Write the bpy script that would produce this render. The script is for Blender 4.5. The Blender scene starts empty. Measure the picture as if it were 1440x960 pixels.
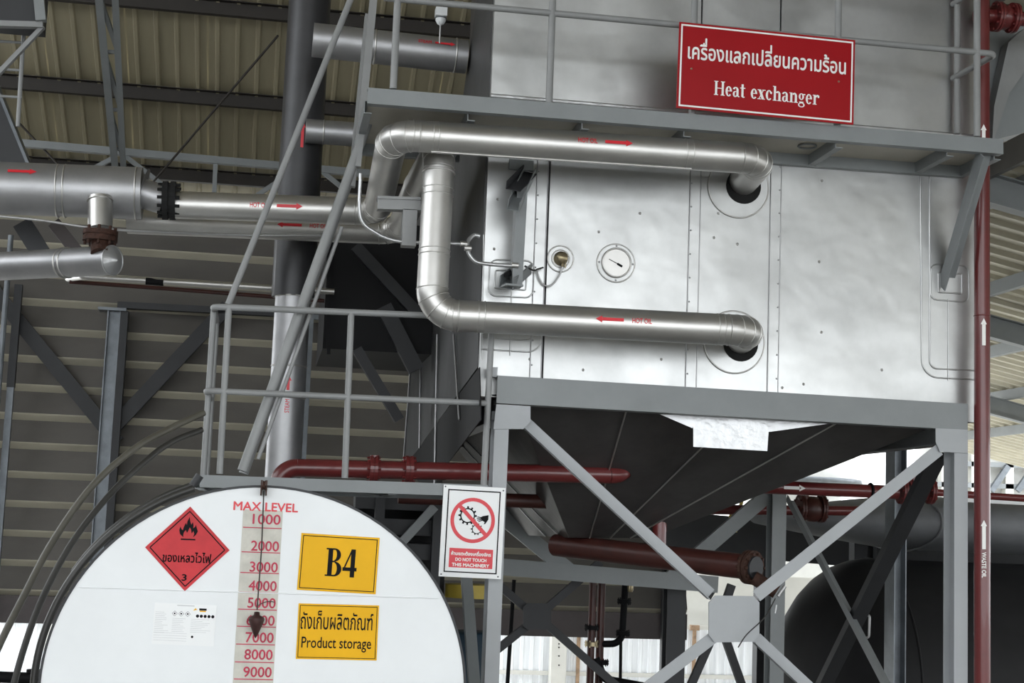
import bpy, math, random
from mathutils import Vector, Matrix
random.seed(7)
V = Vector
scn = bpy.context.scene
COL = scn.collection

# ------------------------------------------------------------------ camera
FPX = 2107.7
CAM = V((0.0, 0.0, 1.72))
YAW, PITCH, ROLL = 0.160755, 0.124061, 0.038623
def cam_axes():
    cy, sy, cp, sp = math.cos(YAW), math.sin(YAW), math.cos(PITCH), math.sin(PITCH)
    f = V((sy*cp, cy*cp, sp)); r = V((cy, -sy, 0)); u = r.cross(f)
    c, s = math.cos(ROLL), math.sin(ROLL)
    return r*c + u*s, u*c - r*s, f
CR, CU, CF = cam_axes()
cd = bpy.data.cameras.new('camera'); cd.sensor_width = 36.0; cd.lens = 36.0*FPX/1440.0
cd.clip_start = 0.05; cd.clip_end = 300
camo = bpy.data.objects.new('camera', cd); COL.objects.link(camo)
camo.matrix_world = Matrix(((CR.x, CU.x, -CF.x, CAM.x), (CR.y, CU.y, -CF.y, CAM.y), (CR.z, CU.z, -CF.z, CAM.z), (0, 0, 0, 1)))
scn.camera = camo

# ------------------------------------------------------------------ world, exposure
SKY = 1.0
w = bpy.data.worlds.new('overcast_sky'); scn.world = w; w.use_nodes = True
bg = w.node_tree.nodes['Background']
bg.inputs[0].default_value = (0.93, 0.97, 1.0, 1); bg.inputs[1].default_value = SKY
scn.view_settings.view_transform = 'Standard'; scn.view_settings.look = 'None'
scn.view_settings.gamma = 1.0; scn.view_settings.use_curve_mapping = False
scn.view_settings.exposure = 2.0

# ------------------------------------------------------------------ pixel helpers: a pixel gives a direction, Y the distance
def ray(px, py): return CR*((px-720)/FPX) - CU*((py-480)/FPX) + CF
def P(px, py, Y):
    d = ray(px, py); return CAM + d*((Y-CAM.y)/d.y)
def PXp(px, py, X):
    d = ray(px, py); return CAM + d*((X-CAM.x)/d.x)
def PRoof(px, py, dz=0.05):        # where the line of sight meets the main roof
    d = ray(px, py); k = (5.25-dz+0.5*(17.3-CAM.y)-CAM.z)/(d.z+0.5*d.y); return CAM+d*k
def mpp(p): return (p-CAM).dot(CF)/FPX           # metres per pixel at a point
def proj(p):
    d = p-CAM; z = d.dot(CF); return 720+FPX*d.dot(CR)/z, 480-FPX*d.dot(CU)/z

# ------------------------------------------------------------------ materials
def mat(name, col, rough=0.5, metal=0.0, var=0.12, vscale=3.0, bump=0.0, bscale=8.0, stretch=None, rvar=0.0, coat=0.0, emit=None, spec=None):
    m = bpy.data.materials.new(name); m.use_nodes = True
    nt = m.node_tree; b = nt.nodes['Principled BSDF']
    b.inputs['Metallic'].default_value = metal; b.inputs['Roughness'].default_value = rough
    if coat: b.inputs['Coat Weight'].default_value = coat
    if spec is not None: b.inputs['Specular IOR Level'].default_value = spec
    tc = nt.nodes.new('ShaderNodeTexCoord'); mp = nt.nodes.new('ShaderNodeMapping')
    nt.links.new(tc.outputs['Object'], mp.inputs[0])
    if stretch: mp.inputs['Scale'].default_value = stretch
    n = nt.nodes.new('ShaderNodeTexNoise'); n.inputs['Scale'].default_value = vscale; n.inputs['Detail'].default_value = 6; n.inputs['Roughness'].default_value = 0.6
    nt.links.new(mp.outputs[0], n.inputs['Vector'])
    r = nt.nodes.new('ShaderNodeValToRGB')
    r.color_ramp.elements[0].position = 0.3; r.color_ramp.elements[1].position = 0.7
    lo = [max(0, c*(1-var)) for c in col]; hi = [min(1, c*(1+var)) for c in col]
    r.color_ramp.elements[0].color = (*lo, 1); r.color_ramp.elements[1].color = (*hi, 1)
    nt.links.new(n.outputs['Fac'], r.inputs[0]); nt.links.new(r.outputs[0], b.inputs['Base Color'])
    if rvar:
        mr = nt.nodes.new('ShaderNodeMapRange'); mr.inputs[3].default_value = rough-rvar; mr.inputs[4].default_value = rough+rvar
        n3 = nt.nodes.new('ShaderNodeTexNoise'); n3.inputs['Scale'].default_value = vscale*0.7; nt.links.new(mp.outputs[0], n3.inputs['Vector'])
        nt.links.new(n3.outputs['Fac'], mr.inputs[0]); nt.links.new(mr.outputs[0], b.inputs['Roughness'])
    if bump:
        n2 = nt.nodes.new('ShaderNodeTexNoise'); n2.inputs['Scale'].default_value = bscale; n2.inputs['Detail'].default_value = 3
        nt.links.new(mp.outputs[0], n2.inputs['Vector'])
        bp = nt.nodes.new('ShaderNodeBump'); bp.inputs['Strength'].default_value = bump; bp.inputs['Distance'].default_value = 0.05
        nt.links.new(n2.outputs['Fac'], bp.inputs['Height']); nt.links.new(bp.outputs[0], b.inputs['Normal'])
    return m
M = {}
def defmat(): 
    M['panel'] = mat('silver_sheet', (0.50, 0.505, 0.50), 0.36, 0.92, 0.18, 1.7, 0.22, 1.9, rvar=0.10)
    M['clad'] = mat('aluminium_cladding', (0.58, 0.57, 0.55), 0.40, 0.92, 0.07, 4, 0.03, 9, rvar=0.06)
    M['clad_dull'] = mat('dull_cladding', (0.42, 0.42, 0.43), 0.46, 0.85, 0.12, 4, 0.03, 9)
    M['bright'] = mat('bright_sheet', (0.52, 0.525, 0.53), 0.32, 0.7, 0.05, 5, 0.12, 14)
    M['sheet_dark'] = mat('shaded_duct_sheet', (0.095, 0.09, 0.089), 0.42, 0.6, 0.25, 3, 0.08, 6)  # silver duct sheet with the shade under the box in its colour
    M['riser_dark'] = mat('dark_upper_riser', (0.045, 0.045, 0.048), 0.4, 0.3, 0.2, 4)  # upper riser length, darker than the lower cladding
    M['lip'] = mat('lit_cladding_lip', (0.46, 0.43, 0.34), 0.45, 0.0, 0.2, 2, stretch=(0.5, 1, 1))  # paler lip colour paints in the strip of light on each board
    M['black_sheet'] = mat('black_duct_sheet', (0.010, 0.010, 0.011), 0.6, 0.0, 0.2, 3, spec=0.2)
    M['grey'] = mat('grey_paint', (0.22, 0.235, 0.24), 0.45, 0.0, 0.08, 3, 0.02, 30)
    M['frame'] = mat('lit_frame_grey', (0.37, 0.385, 0.40), 0.45, 0.0, 0.06, 3)  # grey paint lightened for the light falling on the front members
    M['side_sheet'] = mat('dark_side_sheet', (0.07, 0.07, 0.072), 0.5, 0.3, 0.2, 3, 0.05, 6)  # side faces, darker than the front sheets
    M['rail'] = mat('grey_rail_paint', (0.25, 0.255, 0.255), 0.42, 0.0, 0.10, 4)
    M['darkgrey'] = mat('dark_and_shaded_grey', (0.024, 0.025, 0.028), 0.55, 0.0, 0.15, 4)  # dark steelwork, and grey paint with shade put into its colour
    M['deck'] = mat('deck_plate', (0.50, 0.47, 0.40), 0.5, 0.1, 0.10, 3)
    M['red'] = mat('red_oxide_paint', (0.13, 0.018, 0.018), 0.33, 0.0, 0.12, 5, 0.02, 20, coat=0.3)
    M['redbrown'] = mat('brown_red_paint', (0.06, 0.016, 0.012), 0.4, 0.0, 0.25, 6)
    M['rust'] = mat('rusty_bolted_flange', (0.05, 0.02, 0.012), 0.75, 0.2, 0.4, 30, 0.3, 40)
    M['white'] = mat('tank_white_paint', (0.80, 0.82, 0.83), 0.38, 0.0, 0.05, 1.6, 0.03, 3)
    M['paper'] = mat('white_board', (0.86, 0.87, 0.87), 0.4, 0.0, 0.02, 3)
    M['signred'] = mat('sign_red', (0.33, 0.004, 0.008), 0.35, 0.0, 0.05, 3, spec=0.25)
    M['printred'] = mat('print_red', (0.70, 0.03, 0.045), 0.4, 0.0, 0.04, 5)
    M['hazard'] = mat('hazard_red', (0.55, 0.035, 0.042), 0.45, 0.0, 0.14, 6, spec=0.25)
    M['scale_red'] = mat('scale_red', (0.48, 0.02, 0.06), 0.5, 0.0, 0.2, 30)
    M['yellow'] = mat('sign_yellow', (0.82, 0.44, 0.004), 0.45, 0.0, 0.05, 5, spec=0.2)
    M['black'] = mat('print_black', (0.008, 0.008, 0.009), 0.6, 0.0, 0.1, 5, spec=0.1)
    M['letter'] = mat('white_lettering', (0.90, 0.89, 0.86), 0.5, 0.0, 0.02, 5)
    M['strip'] = mat('scale_strip', (0.56, 0.54, 0.48), 0.5, 0.0, 0.12, 18)
    M['greytext'] = mat('faint_print', (0.55, 0.56, 0.57), 0.5, 0.0, 0.1, 5)
    M['bob'] = mat('dark_cast_iron', (0.045, 0.018, 0.016), 0.55, 0.3, 0.3, 20)
    M['cord'] = mat('dark_cord', (0.05, 0.045, 0.04), 0.8)
    M['rubber'] = mat('black_rubber', (0.028, 0.027, 0.024), 0.45, 0.0, 0.2, 5)
    M['hose'] = mat('dusty_hose', (0.075, 0.07, 0.055), 0.45, 0.0, 0.2, 5)
    M['brass'] = mat('brass', (0.36, 0.30, 0.19), 0.35, 0.9, 0.2, 20)
    M['dial'] = mat('dial_face', (0.40, 0.44, 0.42), 0.3, 0.0, 0.02, 5, spec=0.3)
    M['roof'] = mat('beige_roof_sheet', (0.31, 0.275, 0.185), 0.45, 0.0, 0.12, 1.5, stretch=(3, 0.4, 0.4))
    M['roof_light'] = mat('cream_roof_sheet', (0.62, 0.58, 0.46), 0.5, 0.0, 0.10, 1.5)
    M['purlin'] = mat('brown_purlin', (0.026, 0.021, 0.017), 0.6, 0.0, 0.2, 4)
    M['slat'] = mat('beige_grey_cladding', (0.125, 0.117, 0.107), 0.42, 0.1, 0.2, 1.6, stretch=(0.5, 1, 1))
    M['steel'] = mat('weathered_steel', (0.15, 0.165, 0.18), 0.4, 0.5, 0.25, 5)
    M['browntrim'] = mat('brown_trim', (0.10, 0.085, 0.085), 0.6, 0.0, 0.15, 3)
    M['concrete'] = mat('concrete', (0.24, 0.235, 0.22), 0.85, 0.0, 0.12, 0.8, 0.1, 20)
    M['yard'] = mat('pale_yard_concrete', (0.48, 0.47, 0.44), 0.85, 0.0, 0.1, 0.8)
    M['fence'] = mat('zinc_fence', (0.84, 0.86, 0.88), 0.5, 0.0, 0.12, 3, stretch=(4, 1, 0.3))
    M['rustpost'] = mat('rusty_post', (0.36, 0.24, 0.15), 0.8, 0.0, 0.35, 12)
    M['cream'] = mat('cream_panel', (0.66, 0.65, 0.60), 0.6, 0.0, 0.06, 2)
    M['tankblack'] = mat('black_tank_paint', (0.012, 0.012, 0.013), 0.65, 0.0, 0.3, 2, 0.05, 3, spec=0.25)
    M['canopy'] = mat('dusty_canopy_sheet', (0.17, 0.175, 0.185), 0.7, 0.0, 0.18, 2, 0.08, 5)
    M['darkwall'] = mat('shade_dark_wall', (0.03, 0.032, 0.036), 0.7, 0.0, 0.2, 1)
    M['cable'] = mat('grey_conduit', (0.45, 0.45, 0.45), 0.4, 0.6, 0.1, 8)
    M['silo'] = mat('silo_paint', (0.62, 0.62, 0.60), 0.6, 0.0, 0.1, 1.5)
    M['near_black'] = mat('black_insulation_gap', (0.008, 0.008, 0.008), 0.9)
    M['lampwhite'] = mat('white_plastic', (0.75, 0.77, 0.78), 0.35, 0.0, 0.04, 6)
    M['yellowpaint'] = mat('faded_yellow_paint', (0.40, 0.30, 0.04), 0.5)
defmat()

# ------------------------------------------------------------------ object helpers
def link(o, parent=None):
    COL.objects.link(o)
    if parent is not None:
        o.parent = parent; o.matrix_parent_inverse = Matrix.Translation(-world_loc(parent))
    return o
def world_loc(o):
    p = o; l = V((0, 0, 0))
    while p is not None:
        if p.parent is None: return l + p.location
        p = p.parent
        if p.parent is None: return V(p.location)
    return l
def thing(name, label, cat, loc, group=None):
    o = bpy.data.objects.new(name, None); o.empty_display_size = 0.1; o.location = V(loc); COL.objects.link(o)
    o['label'] = label; o['category'] = cat
    if group: o['group'] = group
    return o
def tag(o, label, cat, group=None):
    o['label'] = label; o['category'] = cat
    if group: o['group'] = group
    return o
def struct(name, loc=(0, 0, 0), label=None):
    o = bpy.data.objects.new(name, None); o.location = V(loc); COL.objects.link(o); o['kind'] = 'structure'
    if label: o['label'] = label
    return o
def mesh(name, vs, fs, m, parent=None, smooth=False, label=None):
    me = bpy.data.meshes.new(name); me.from_pydata([tuple(v) for v in vs], [], fs); me.update()
    me.materials.append(M[m] if isinstance(m, str) else m)
    if smooth is True: me.polygons.foreach_set('use_smooth', [True]*len(me.polygons))
    elif smooth:      # list of flags
        me.polygons.foreach_set('use_smooth', smooth)
    o = bpy.data.objects.new(name, me)
    # parent chain: parts may hang under parts
    COL.objects.link(o)
    if parent is not None:
        o.parent = parent
        if parent.parent is None: o.matrix_parent_inverse = Matrix.Translation(-parent.location)
    if label: o['label'] = label
    return o
class G:
    """collects shapes into one mesh"""
    def __init__(s): s.v = []; s.f = []; s.s = []
    def add(s, vs, fs, sm=False):
        n = len(s.v); s.v += [V(v) for v in vs]; s.f += [[i+n for i in f] for f in fs]; s.s += [sm]*len(fs)
    def build(s, name, m, parent=None, label=None): return mesh(name, s.v, s.f, m, parent, s.s if s.s else False, label)
def q_box(g, c, ax, ay, az, bev=0.0):
    """box with centre c and half-vectors"""
    vs = [c+ax*i+ay*j+az*k for i in (-1, 1) for j in (-1, 1) for k in (-1, 1)]
    fs = [[0, 1, 3, 2], [4, 6, 7, 5], [0, 4, 5, 1], [2, 3, 7, 6], [0, 2, 6, 4], [1, 5, 7, 3]]
    g.add(vs, fs)
def abox(g, x0, x1, y0, y1, z0, z1):
    q_box(g, V(((x0+x1)/2, (y0+y1)/2, (z0+z1)/2)), V(((x1-x0)/2, 0, 0)), V((0, (y1-y0)/2, 0)), V((0, 0, (z1-z0)/2)))
def frame_of(t, up=None):
    t = t.normalized()
    up = up or (V((0, 0, 1)) if abs(t.z) < 0.95 else V((0, 1, 0)))
    s = t.cross(up)
    if s.length < 1e-5: s = t.cross(V((1, 0, 0)))
    s.normalize(); return t, s, s.cross(t).normalized()
PROF = {}
def profile(kind, w, h):
    w2, h2 = w/2, h/2; t = max(0.005, min(w, h)*0.09)
    if kind == 'box': return [(-w2, -h2), (w2, -h2), (w2, h2), (-w2, h2)]
    if kind == 'I': return [(-w2, -h2), (w2, -h2), (w2, -h2+t), (t/2, -h2+t), (t/2, h2-t), (w2, h2-t), (w2, h2), (-w2, h2), (-w2, h2-t), (-t/2, h2-t), (-t/2, -h2+t), (-w2, -h2+t)]
    if kind == 'H':   # flanges left and right, web between
        return [(-w2, -h2), (-w2+t, -h2), (-w2+t, -t/2), (w2-t, -t/2), (w2-t, -h2), (w2, -h2), (w2, h2), (w2-t, h2), (w2-t, t/2), (-w2+t, t/2), (-w2+t, h2), (-w2, h2)]
    if kind == 'C': return [(-w2, -h2), (w2, -h2), (w2, -h2+t), (-w2+t, -h2+t), (-w2+t, h2-t), (w2, h2-t), (w2, h2), (-w2, h2)]
    if kind == 'Cr': return [(-x, y) for x, y in reversed(profile('C', w, h))]
    if kind == 'L': return [(-w2, -h2), (w2, -h2), (w2, -h2+t), (-w2+t, -h2+t), (-w2+t, h2), (-w2, h2)]
def q_extr(g, prof, a, b, up=None):
    t, s, u = frame_of(b-a, up); n = len(prof)
    vs = [a+s*x+u*y for x, y in prof]+[b+s*x+u*y for x, y in prof]
    fs = [[i, (i+1) % n, n+(i+1) % n, n+i] for i in range(n)]+[list(range(n))[::-1], list(range(n, 2*n))]
    g.add(vs, fs)
def beam(name, a, b, w, h, m, parent=None, kind='box', up=None, label=None):
    g = G(); q_extr(g, profile(kind, w, h), a, b, up); return g.build(name, m, parent, label)
def bar(name, p1, p2, Y, wpx, dep, m, parent=None, kind='box', Y2=None, label=None):
    """straight member whose near face runs between two pixels at distance Y"""
    a = P(*p1, Y); b = P(*p2, Y if Y2 is None else Y2); h = wpx*mpp((a+b)/2)
    off = V((0, dep/2, 0)); a += off; b += off
    t = (b-a).normalized(); yv = V((0, 1, 0)); up = yv.cross(t)   # 'side' = Y
    if up.length < 0.2: up = V((0, 0, 1))
    up.normalize()
    if up.z < -0.01 or (abs(up.z) < 0.01 and up.x < 0): up = -up
    s = t.cross(up)
    k = kind
    if kind == 'C' and s.y < 0: k = 'Cr'
    return beam(name, a, b, dep, h, m, parent, k, up, label)
def q_tube(g, pts, r, seg=16, cap=True, r2=None, closed=False):
    n = len(pts); rings = []
    t0 = (pts[1]-pts[0]).normalized(); _, s, u = frame_of(t0)
    prev = t0
    for i, p in enumerate(pts):
        t = (pts[min(i+1, n-1)]-pts[max(i-1, 0)]).normalized()
        ax = prev.cross(t)
        if ax.length > 1e-7:
            R = Matrix.Rotation(prev.angle(t), 3, ax.normalized()); s = R @ s; u = R @ u
        prev = t
        rr = r if r2 is None else r+(r2-r)*i/(n-1)
        rings.append([p+s*(rr*math.cos(2*math.pi*k/seg))+u*(rr*math.sin(2*math.pi*k/seg)) for k in range(seg)])
    vs = [v for ring in rings for v in ring]
    fs = [[i*seg+k, i*seg+(k+1) % seg, (i+1)*seg+(k+1) % seg, (i+1)*seg+k] for i in range(n-1) for k in range(seg)]
    g.add(vs, fs, True)
    if cap:
        g.add(rings[0], [list(range(seg))[::-1]]); g.add(rings[-1], [list(range(seg))])
def tube(name, pts, r, m, parent=None, seg=16, r2=None, label=None, cap=True):
    g = G(); q_tube(g, pts, r, seg, cap, r2); return g.build(name, m, parent, label)
def rod(name, p1, p2, Y, dpx, m, parent=None, Y2=None, seg=12, label=None):
    a = P(*p1, Y); b = P(*p2, Y if Y2 is None else Y2)
    return tube(name, [a, b], dpx*mpp((a+b)/2)/2, m, parent, seg, label=label)
def arc_corner(a, c, b, rad, n=8):
    """points of the fillet at corner c between a and b"""
    d1 = (a-c).normalized(); d2 = (b-c).normalized(); ang = d1.angle(d2)
    tl = min(rad/math.tan(ang/2), 0.95*(a-c).length, 0.95*(b-c).length); rr = tl*math.tan(ang/2)
    ctr = c+(d1+d2).normalized()*(rr/math.sin(ang/2))
    v1 = c+d1*tl-ctr; v2 = c+d2*tl-ctr; tot = v1.angle(v2); ax = v1.cross(v2).normalized()
    return [ctr+Matrix.Rotation(tot*i/n, 3, ax) @ v1 for i in range(n+1)]
def smooth_path(pts, rad, n=6):
    out = [pts[0]]
    for i in range(1, len(pts)-1): out += arc_corner(pts[i-1], pts[i], pts[i+1], rad, n)
    return out+[pts[-1]]
def spline(pts, n=8):
    out = []
    q = [pts[0]*2-pts[1]]+list(pts)+[pts[-1]*2-pts[-2]]
    for i in range(1, len(q)-2):
        for k in range(n):
            t = k/n; a, b, c, d = q[i-1], q[i], q[i+1], q[i+2]
            out.append(((b*2)+(c-a)*t+(a*2-b*5+c*4-d)*t*t+(b*3-a-c*3+d)*t**3)*0.5)
    return out+[pts[-1]]
def q_ring(g, c, axis, R, r, seg=32, rs=6):
    t, s, u = frame_of(axis)
    vs = []; fs = []
    for i in range(seg):
        a = 2*math.pi*i/seg; d = s*math.cos(a)+u*math.sin(a)
        for k in range(rs):
            b = 2*math.pi*k/rs; vs.append(c+d*(R+r*math.cos(b))+t*(r*math.sin(b)))
    for i in range(seg):
        for k in range(rs):
            fs.append([i*rs+k, ((i+1) % seg)*rs+k, ((i+1) % seg)*rs+(k+1) % rs, i*rs+(k+1) % rs])
    g.add(vs, fs, True)
def ring(name, c, axis, R, r, m, parent=None, seg=32):
    g = G(); q_ring(g, c, axis, R, r, seg); return g.build(name, m, parent)
def q_lathe(g, c, axis, prof, seg=32, sm=True):
    """prof: (distance along axis, radius)"""
    t, s, u = frame_of(axis); vs = []; fs = []; n = len(prof)
    for d, r in prof:
        for k in range(seg):
            a = 2*math.pi*k/seg; vs.append(c+t*d+s*(r*math.cos(a))+u*(r*math.sin(a)))
    for i in range(n-1):
        for k in range(seg): fs.append([i*seg+k, i*seg+(k+1) % seg, (i+1)*seg+(k+1) % seg, (i+1)*seg+k])
    g.add(vs, fs, sm)
    if prof[0][1] > 1e-4: g.add(vs[:seg], [list(range(seg))[::-1]])
    if prof[-1][1] > 1e-4: g.add(vs[-seg:], [list(range(seg))])
def lathe(name, c, axis, prof, m, parent=None, seg=32, sm=True, label=None):
    g = G(); q_lathe(g, c, axis, prof, seg, sm); return g.build(name, m, parent, label)
def q_disc(g, c, axis, r, th, seg=36): q_lathe(g, c, axis, [(0, r), (th, r)], seg, False)
def disc(name, c, axis, r, th, m, parent=None, seg=36): return lathe(name, c, axis, [(0, r), (th, r)], m, parent, seg, False)
def flange(name, c, axis, r, th, m, parent=None, bolts=8):
    """a bolted pair of flange plates"""
    g = G(); t, s, u = frame_of(axis)
    q_lathe(g, c-t*th/2, t, [(0, r*0.8), (0, r), (th*0.42, r), (th*0.42, r*0.93), (th*0.58, r*0.93), (th*0.58, r), (th, r), (th, r*0.8)], 28, False)
    for k in range(bolts):
        a = 2*math.pi*k/bolts; p = c+(s*math.cos(a)+u*math.sin(a))*r*0.84
        q_lathe(g, p-t*th*0.85, t, [(0, r*0.09), (th*1.7, r*0.09)], 6, False)
    return g.build(name, m, parent)
def pipe(root, pts, r, bend, m, seams=True, seg=24, seam_m=None, endcaps=True):
    """insulated or painted pipe: straight runs and elbows are parts, elbow seams are sub-parts"""
    seam_m = seam_m or m; cur = pts[0]
    for i in range(1, len(pts)):
        if i < len(pts)-1:
            arc = arc_corner(pts[i-1], pts[i], pts[i+1], bend, 12)
            tube('pipe_run', [cur, arc[0]], r, m, root, seg)
            e = tube('elbow', arc, r*1.004, m, root, seg)
            if seams:
                for k in (0, 3, 6, 9, 12):
                    tt = arc[min(k+1, 12)]-arc[max(k-1, 0)]
                    ring('seam', arc[k], tt, r*1.005, r*0.035, seam_m, e, 28)
            cur = arc[-1]
        else: tube('pipe_run', [cur, pts[i]], r, m, root, seg)
def band(root, a, b, s, r, m, wd=0.012):
    """pair of raised seams round a pipe at fraction s"""
    t = (b-a).normalized(); c = a.lerp(b, s)
    g = G(); q_ring(g, c-t*wd, t, r*1.003, r*0.035, 32); q_ring(g, c+t*wd, t, r*1.003, r*0.035, 32)
    return g.build('seam_band', m, root)

# ------------------------------------------------------------------ print: polygons on a flat frame or round a pipe
class Flat:
    def __init__(s, o, ux, uy): s.o = V(o); s.ux = V(ux).normalized(); s.uy = V(uy).normalized(); s.n = s.ux.cross(s.uy)
    def at(s, x, y, d=0.0): return s.o+s.ux*x+s.uy*y+s.n*d
    def uv(s, px, py):
        d = ray(px, py); t = (s.o-CAM).dot(s.n)/d.dot(s.n); p = CAM+d*t-s.o; return p.dot(s.ux), p.dot(s.uy)
class Wrap:
    """x along the pipe axis a->b from point a, y round the pipe, 0 facing the camera side"""
    def __init__(s, a, b, r, face=V((0, -1, 0))):
        s.o = a; s.t = (b-a).normalized(); s.r = r
        s.e0 = (face-s.t*face.dot(s.t)).normalized(); s.e1 = s.e0.cross(s.t)
    def at(s, x, y, d=0.0):
        th = y/s.r; return s.o+s.t*x+(s.e0*math.cos(th)+s.e1*math.sin(th))*(s.r+d)
    def x_of(s, px, py):
        """axis position whose line of sight passes the pixel"""
        best = None
        for i in range(-400, 2000):
            p = s.o+s.t*(i*0.005); q = proj(p+s.e0*s.r); e = abs(q[0]-px)+abs(q[1]-py)
            if best is None or e < best[0]: best = (e, i*0.005)
        return best[1]
def decal(name, polys, fr, m, parent, d=0.002, label=None):
    vs = []; fs = []
    for i, pl in enumerate(polys):
        n = len(vs); vs += [fr.at(x, y, d+(i % 13)*2.5e-5) for x, y in pl]; fs.append(list(range(n, n+len(pl))))
    return mesh(name, vs, fs, m, parent, label=label)
def rect(x0, y0, x1, y1): return [(x0, y0), (x1, y0), (x1, y1), (x0, y1)]
def border(x0, y0, x1, y1, t): return [rect(x0, y0, x1, y0+t), rect(x0, y1-t, x1, y1), rect(x0, y0+t, x0+t, y1-t), rect(x1-t, y0+t, x1, y1-t)]
def circ(cx, cy, r, n=40, ry=None): return [(cx+r*math.cos(2*math.pi*i/n), cy+(ry or r)*math.sin(2*math.pi*i/n)) for i in range(n)]
def band2(cx, cy, r0, r1, n=48, a0=0, a1=360):
    out = []
    for i in range(n):
        a = math.radians(a0+(a1-a0)*i/n); b = math.radians(a0+(a1-a0)*(i+1)/n)
        out.append([(cx+r0*math.cos(a), cy+r0*math.sin(a)), (cx+r1*math.cos(a), cy+r1*math.sin(a)), (cx+r1*math.cos(b), cy+r1*math.sin(b)), (cx+r0*math.cos(b), cy+r0*math.sin(b))])
    return out
def line2(x0, y0, x1, y1, t):
    dx, dy = x1-x0, y1-y0; l = math.hypot(dx, dy) or 1; nx, ny = -dy/l*t/2, dx/l*t/2
    return [(x0+nx, y0+ny), (x0-nx, y0-ny), (x1-nx, y1-ny), (x1+nx, y1+ny)]
def arrow2(x0, x1, y, t, hw, hl):
    s = 1 if x1 > x0 else -1; xs = x1-s*hl
    n = 6; out = []
    for i in range(n):
        a = x0+(xs-x0)*i/n; b = x0+(xs-x0)*(i+1)/n
        q = [(a, y-t/2), (b, y-t/2), (b, y+t/2), (a, y+t/2)]; out.append(q if s > 0 else q[::-1])
    tri = [(xs, y-hw/2), (x1, y), (xs, y+hw/2)]; out.append(tri if s > 0 else tri[::-1])
    return out
UPPER = set('\u0e31\u0e34\u0e35\u0e36\u0e37'); TONE = set('\u0e48\u0e49\u0e4a\u0e4b')
def raw_text(s, off=0.0):
    c = bpy.data.curves.new('t', 'FONT'); c.body = s; c.size = 1; c.resolution_u = 3; c.offset = off
    o = bpy.data.objects.new('t', c); COL.objects.link(o)
    dg = bpy.context.evaluated_depsgraph_get(); dg.update()
    me = bpy.data.meshes.new_from_object(o.evaluated_get(dg))
    out = [[(me.vertices[i].co.x, me.vertices[i].co.y) for i in p.vertices] for p in me.polygons]
    bpy.data.objects.remove(o); bpy.data.curves.remove(c); bpy.data.meshes.remove(me)
    return out
def adv(s):
    a = raw_text(s+'|'); b = raw_text('|'); f = lambda q: max(x for p in q for x, _ in p); return f(a)-f(b)
def text_polys(s, off=0.0):
    """Latin or Thai; a tone mark over an upper vowel is lifted above it"""
    plain = ''; tones = []
    for ch in s:
        if ch in TONE and plain and plain[-1] in UPPER: tones.append((plain, ch))
        else: plain += ch
    polys = raw_text(plain)
    for pre, ch in tones:
        dx = adv(pre); polys += [[(x+dx, y+0.17) for x, y in p] for p in raw_text(ch)]
    if off:      # bolder strokes
        polys = [[(x+ox*off*1.3, y+oy*off*1.3) for x, y in p] for ox, oy in ((-1, 0), (1, 0), (0, -1), (0, 1)) for p in polys]
    return polys
def fit(polys, cx, cy, wd, ht):
    xs = [x for p in polys for x, _ in p]; ys = [y for p in polys for _, y in p]
    x0, x1, y0, y1 = min(xs), max(xs), min(ys), max(ys); sx = wd/(x1-x0); sy = ht/(y1-y0)
    return [[(cx+(x-(x0+x1)/2)*sx, cy+(y-(y0+y1)/2)*sy) for x, y in p] for p in polys]
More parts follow.
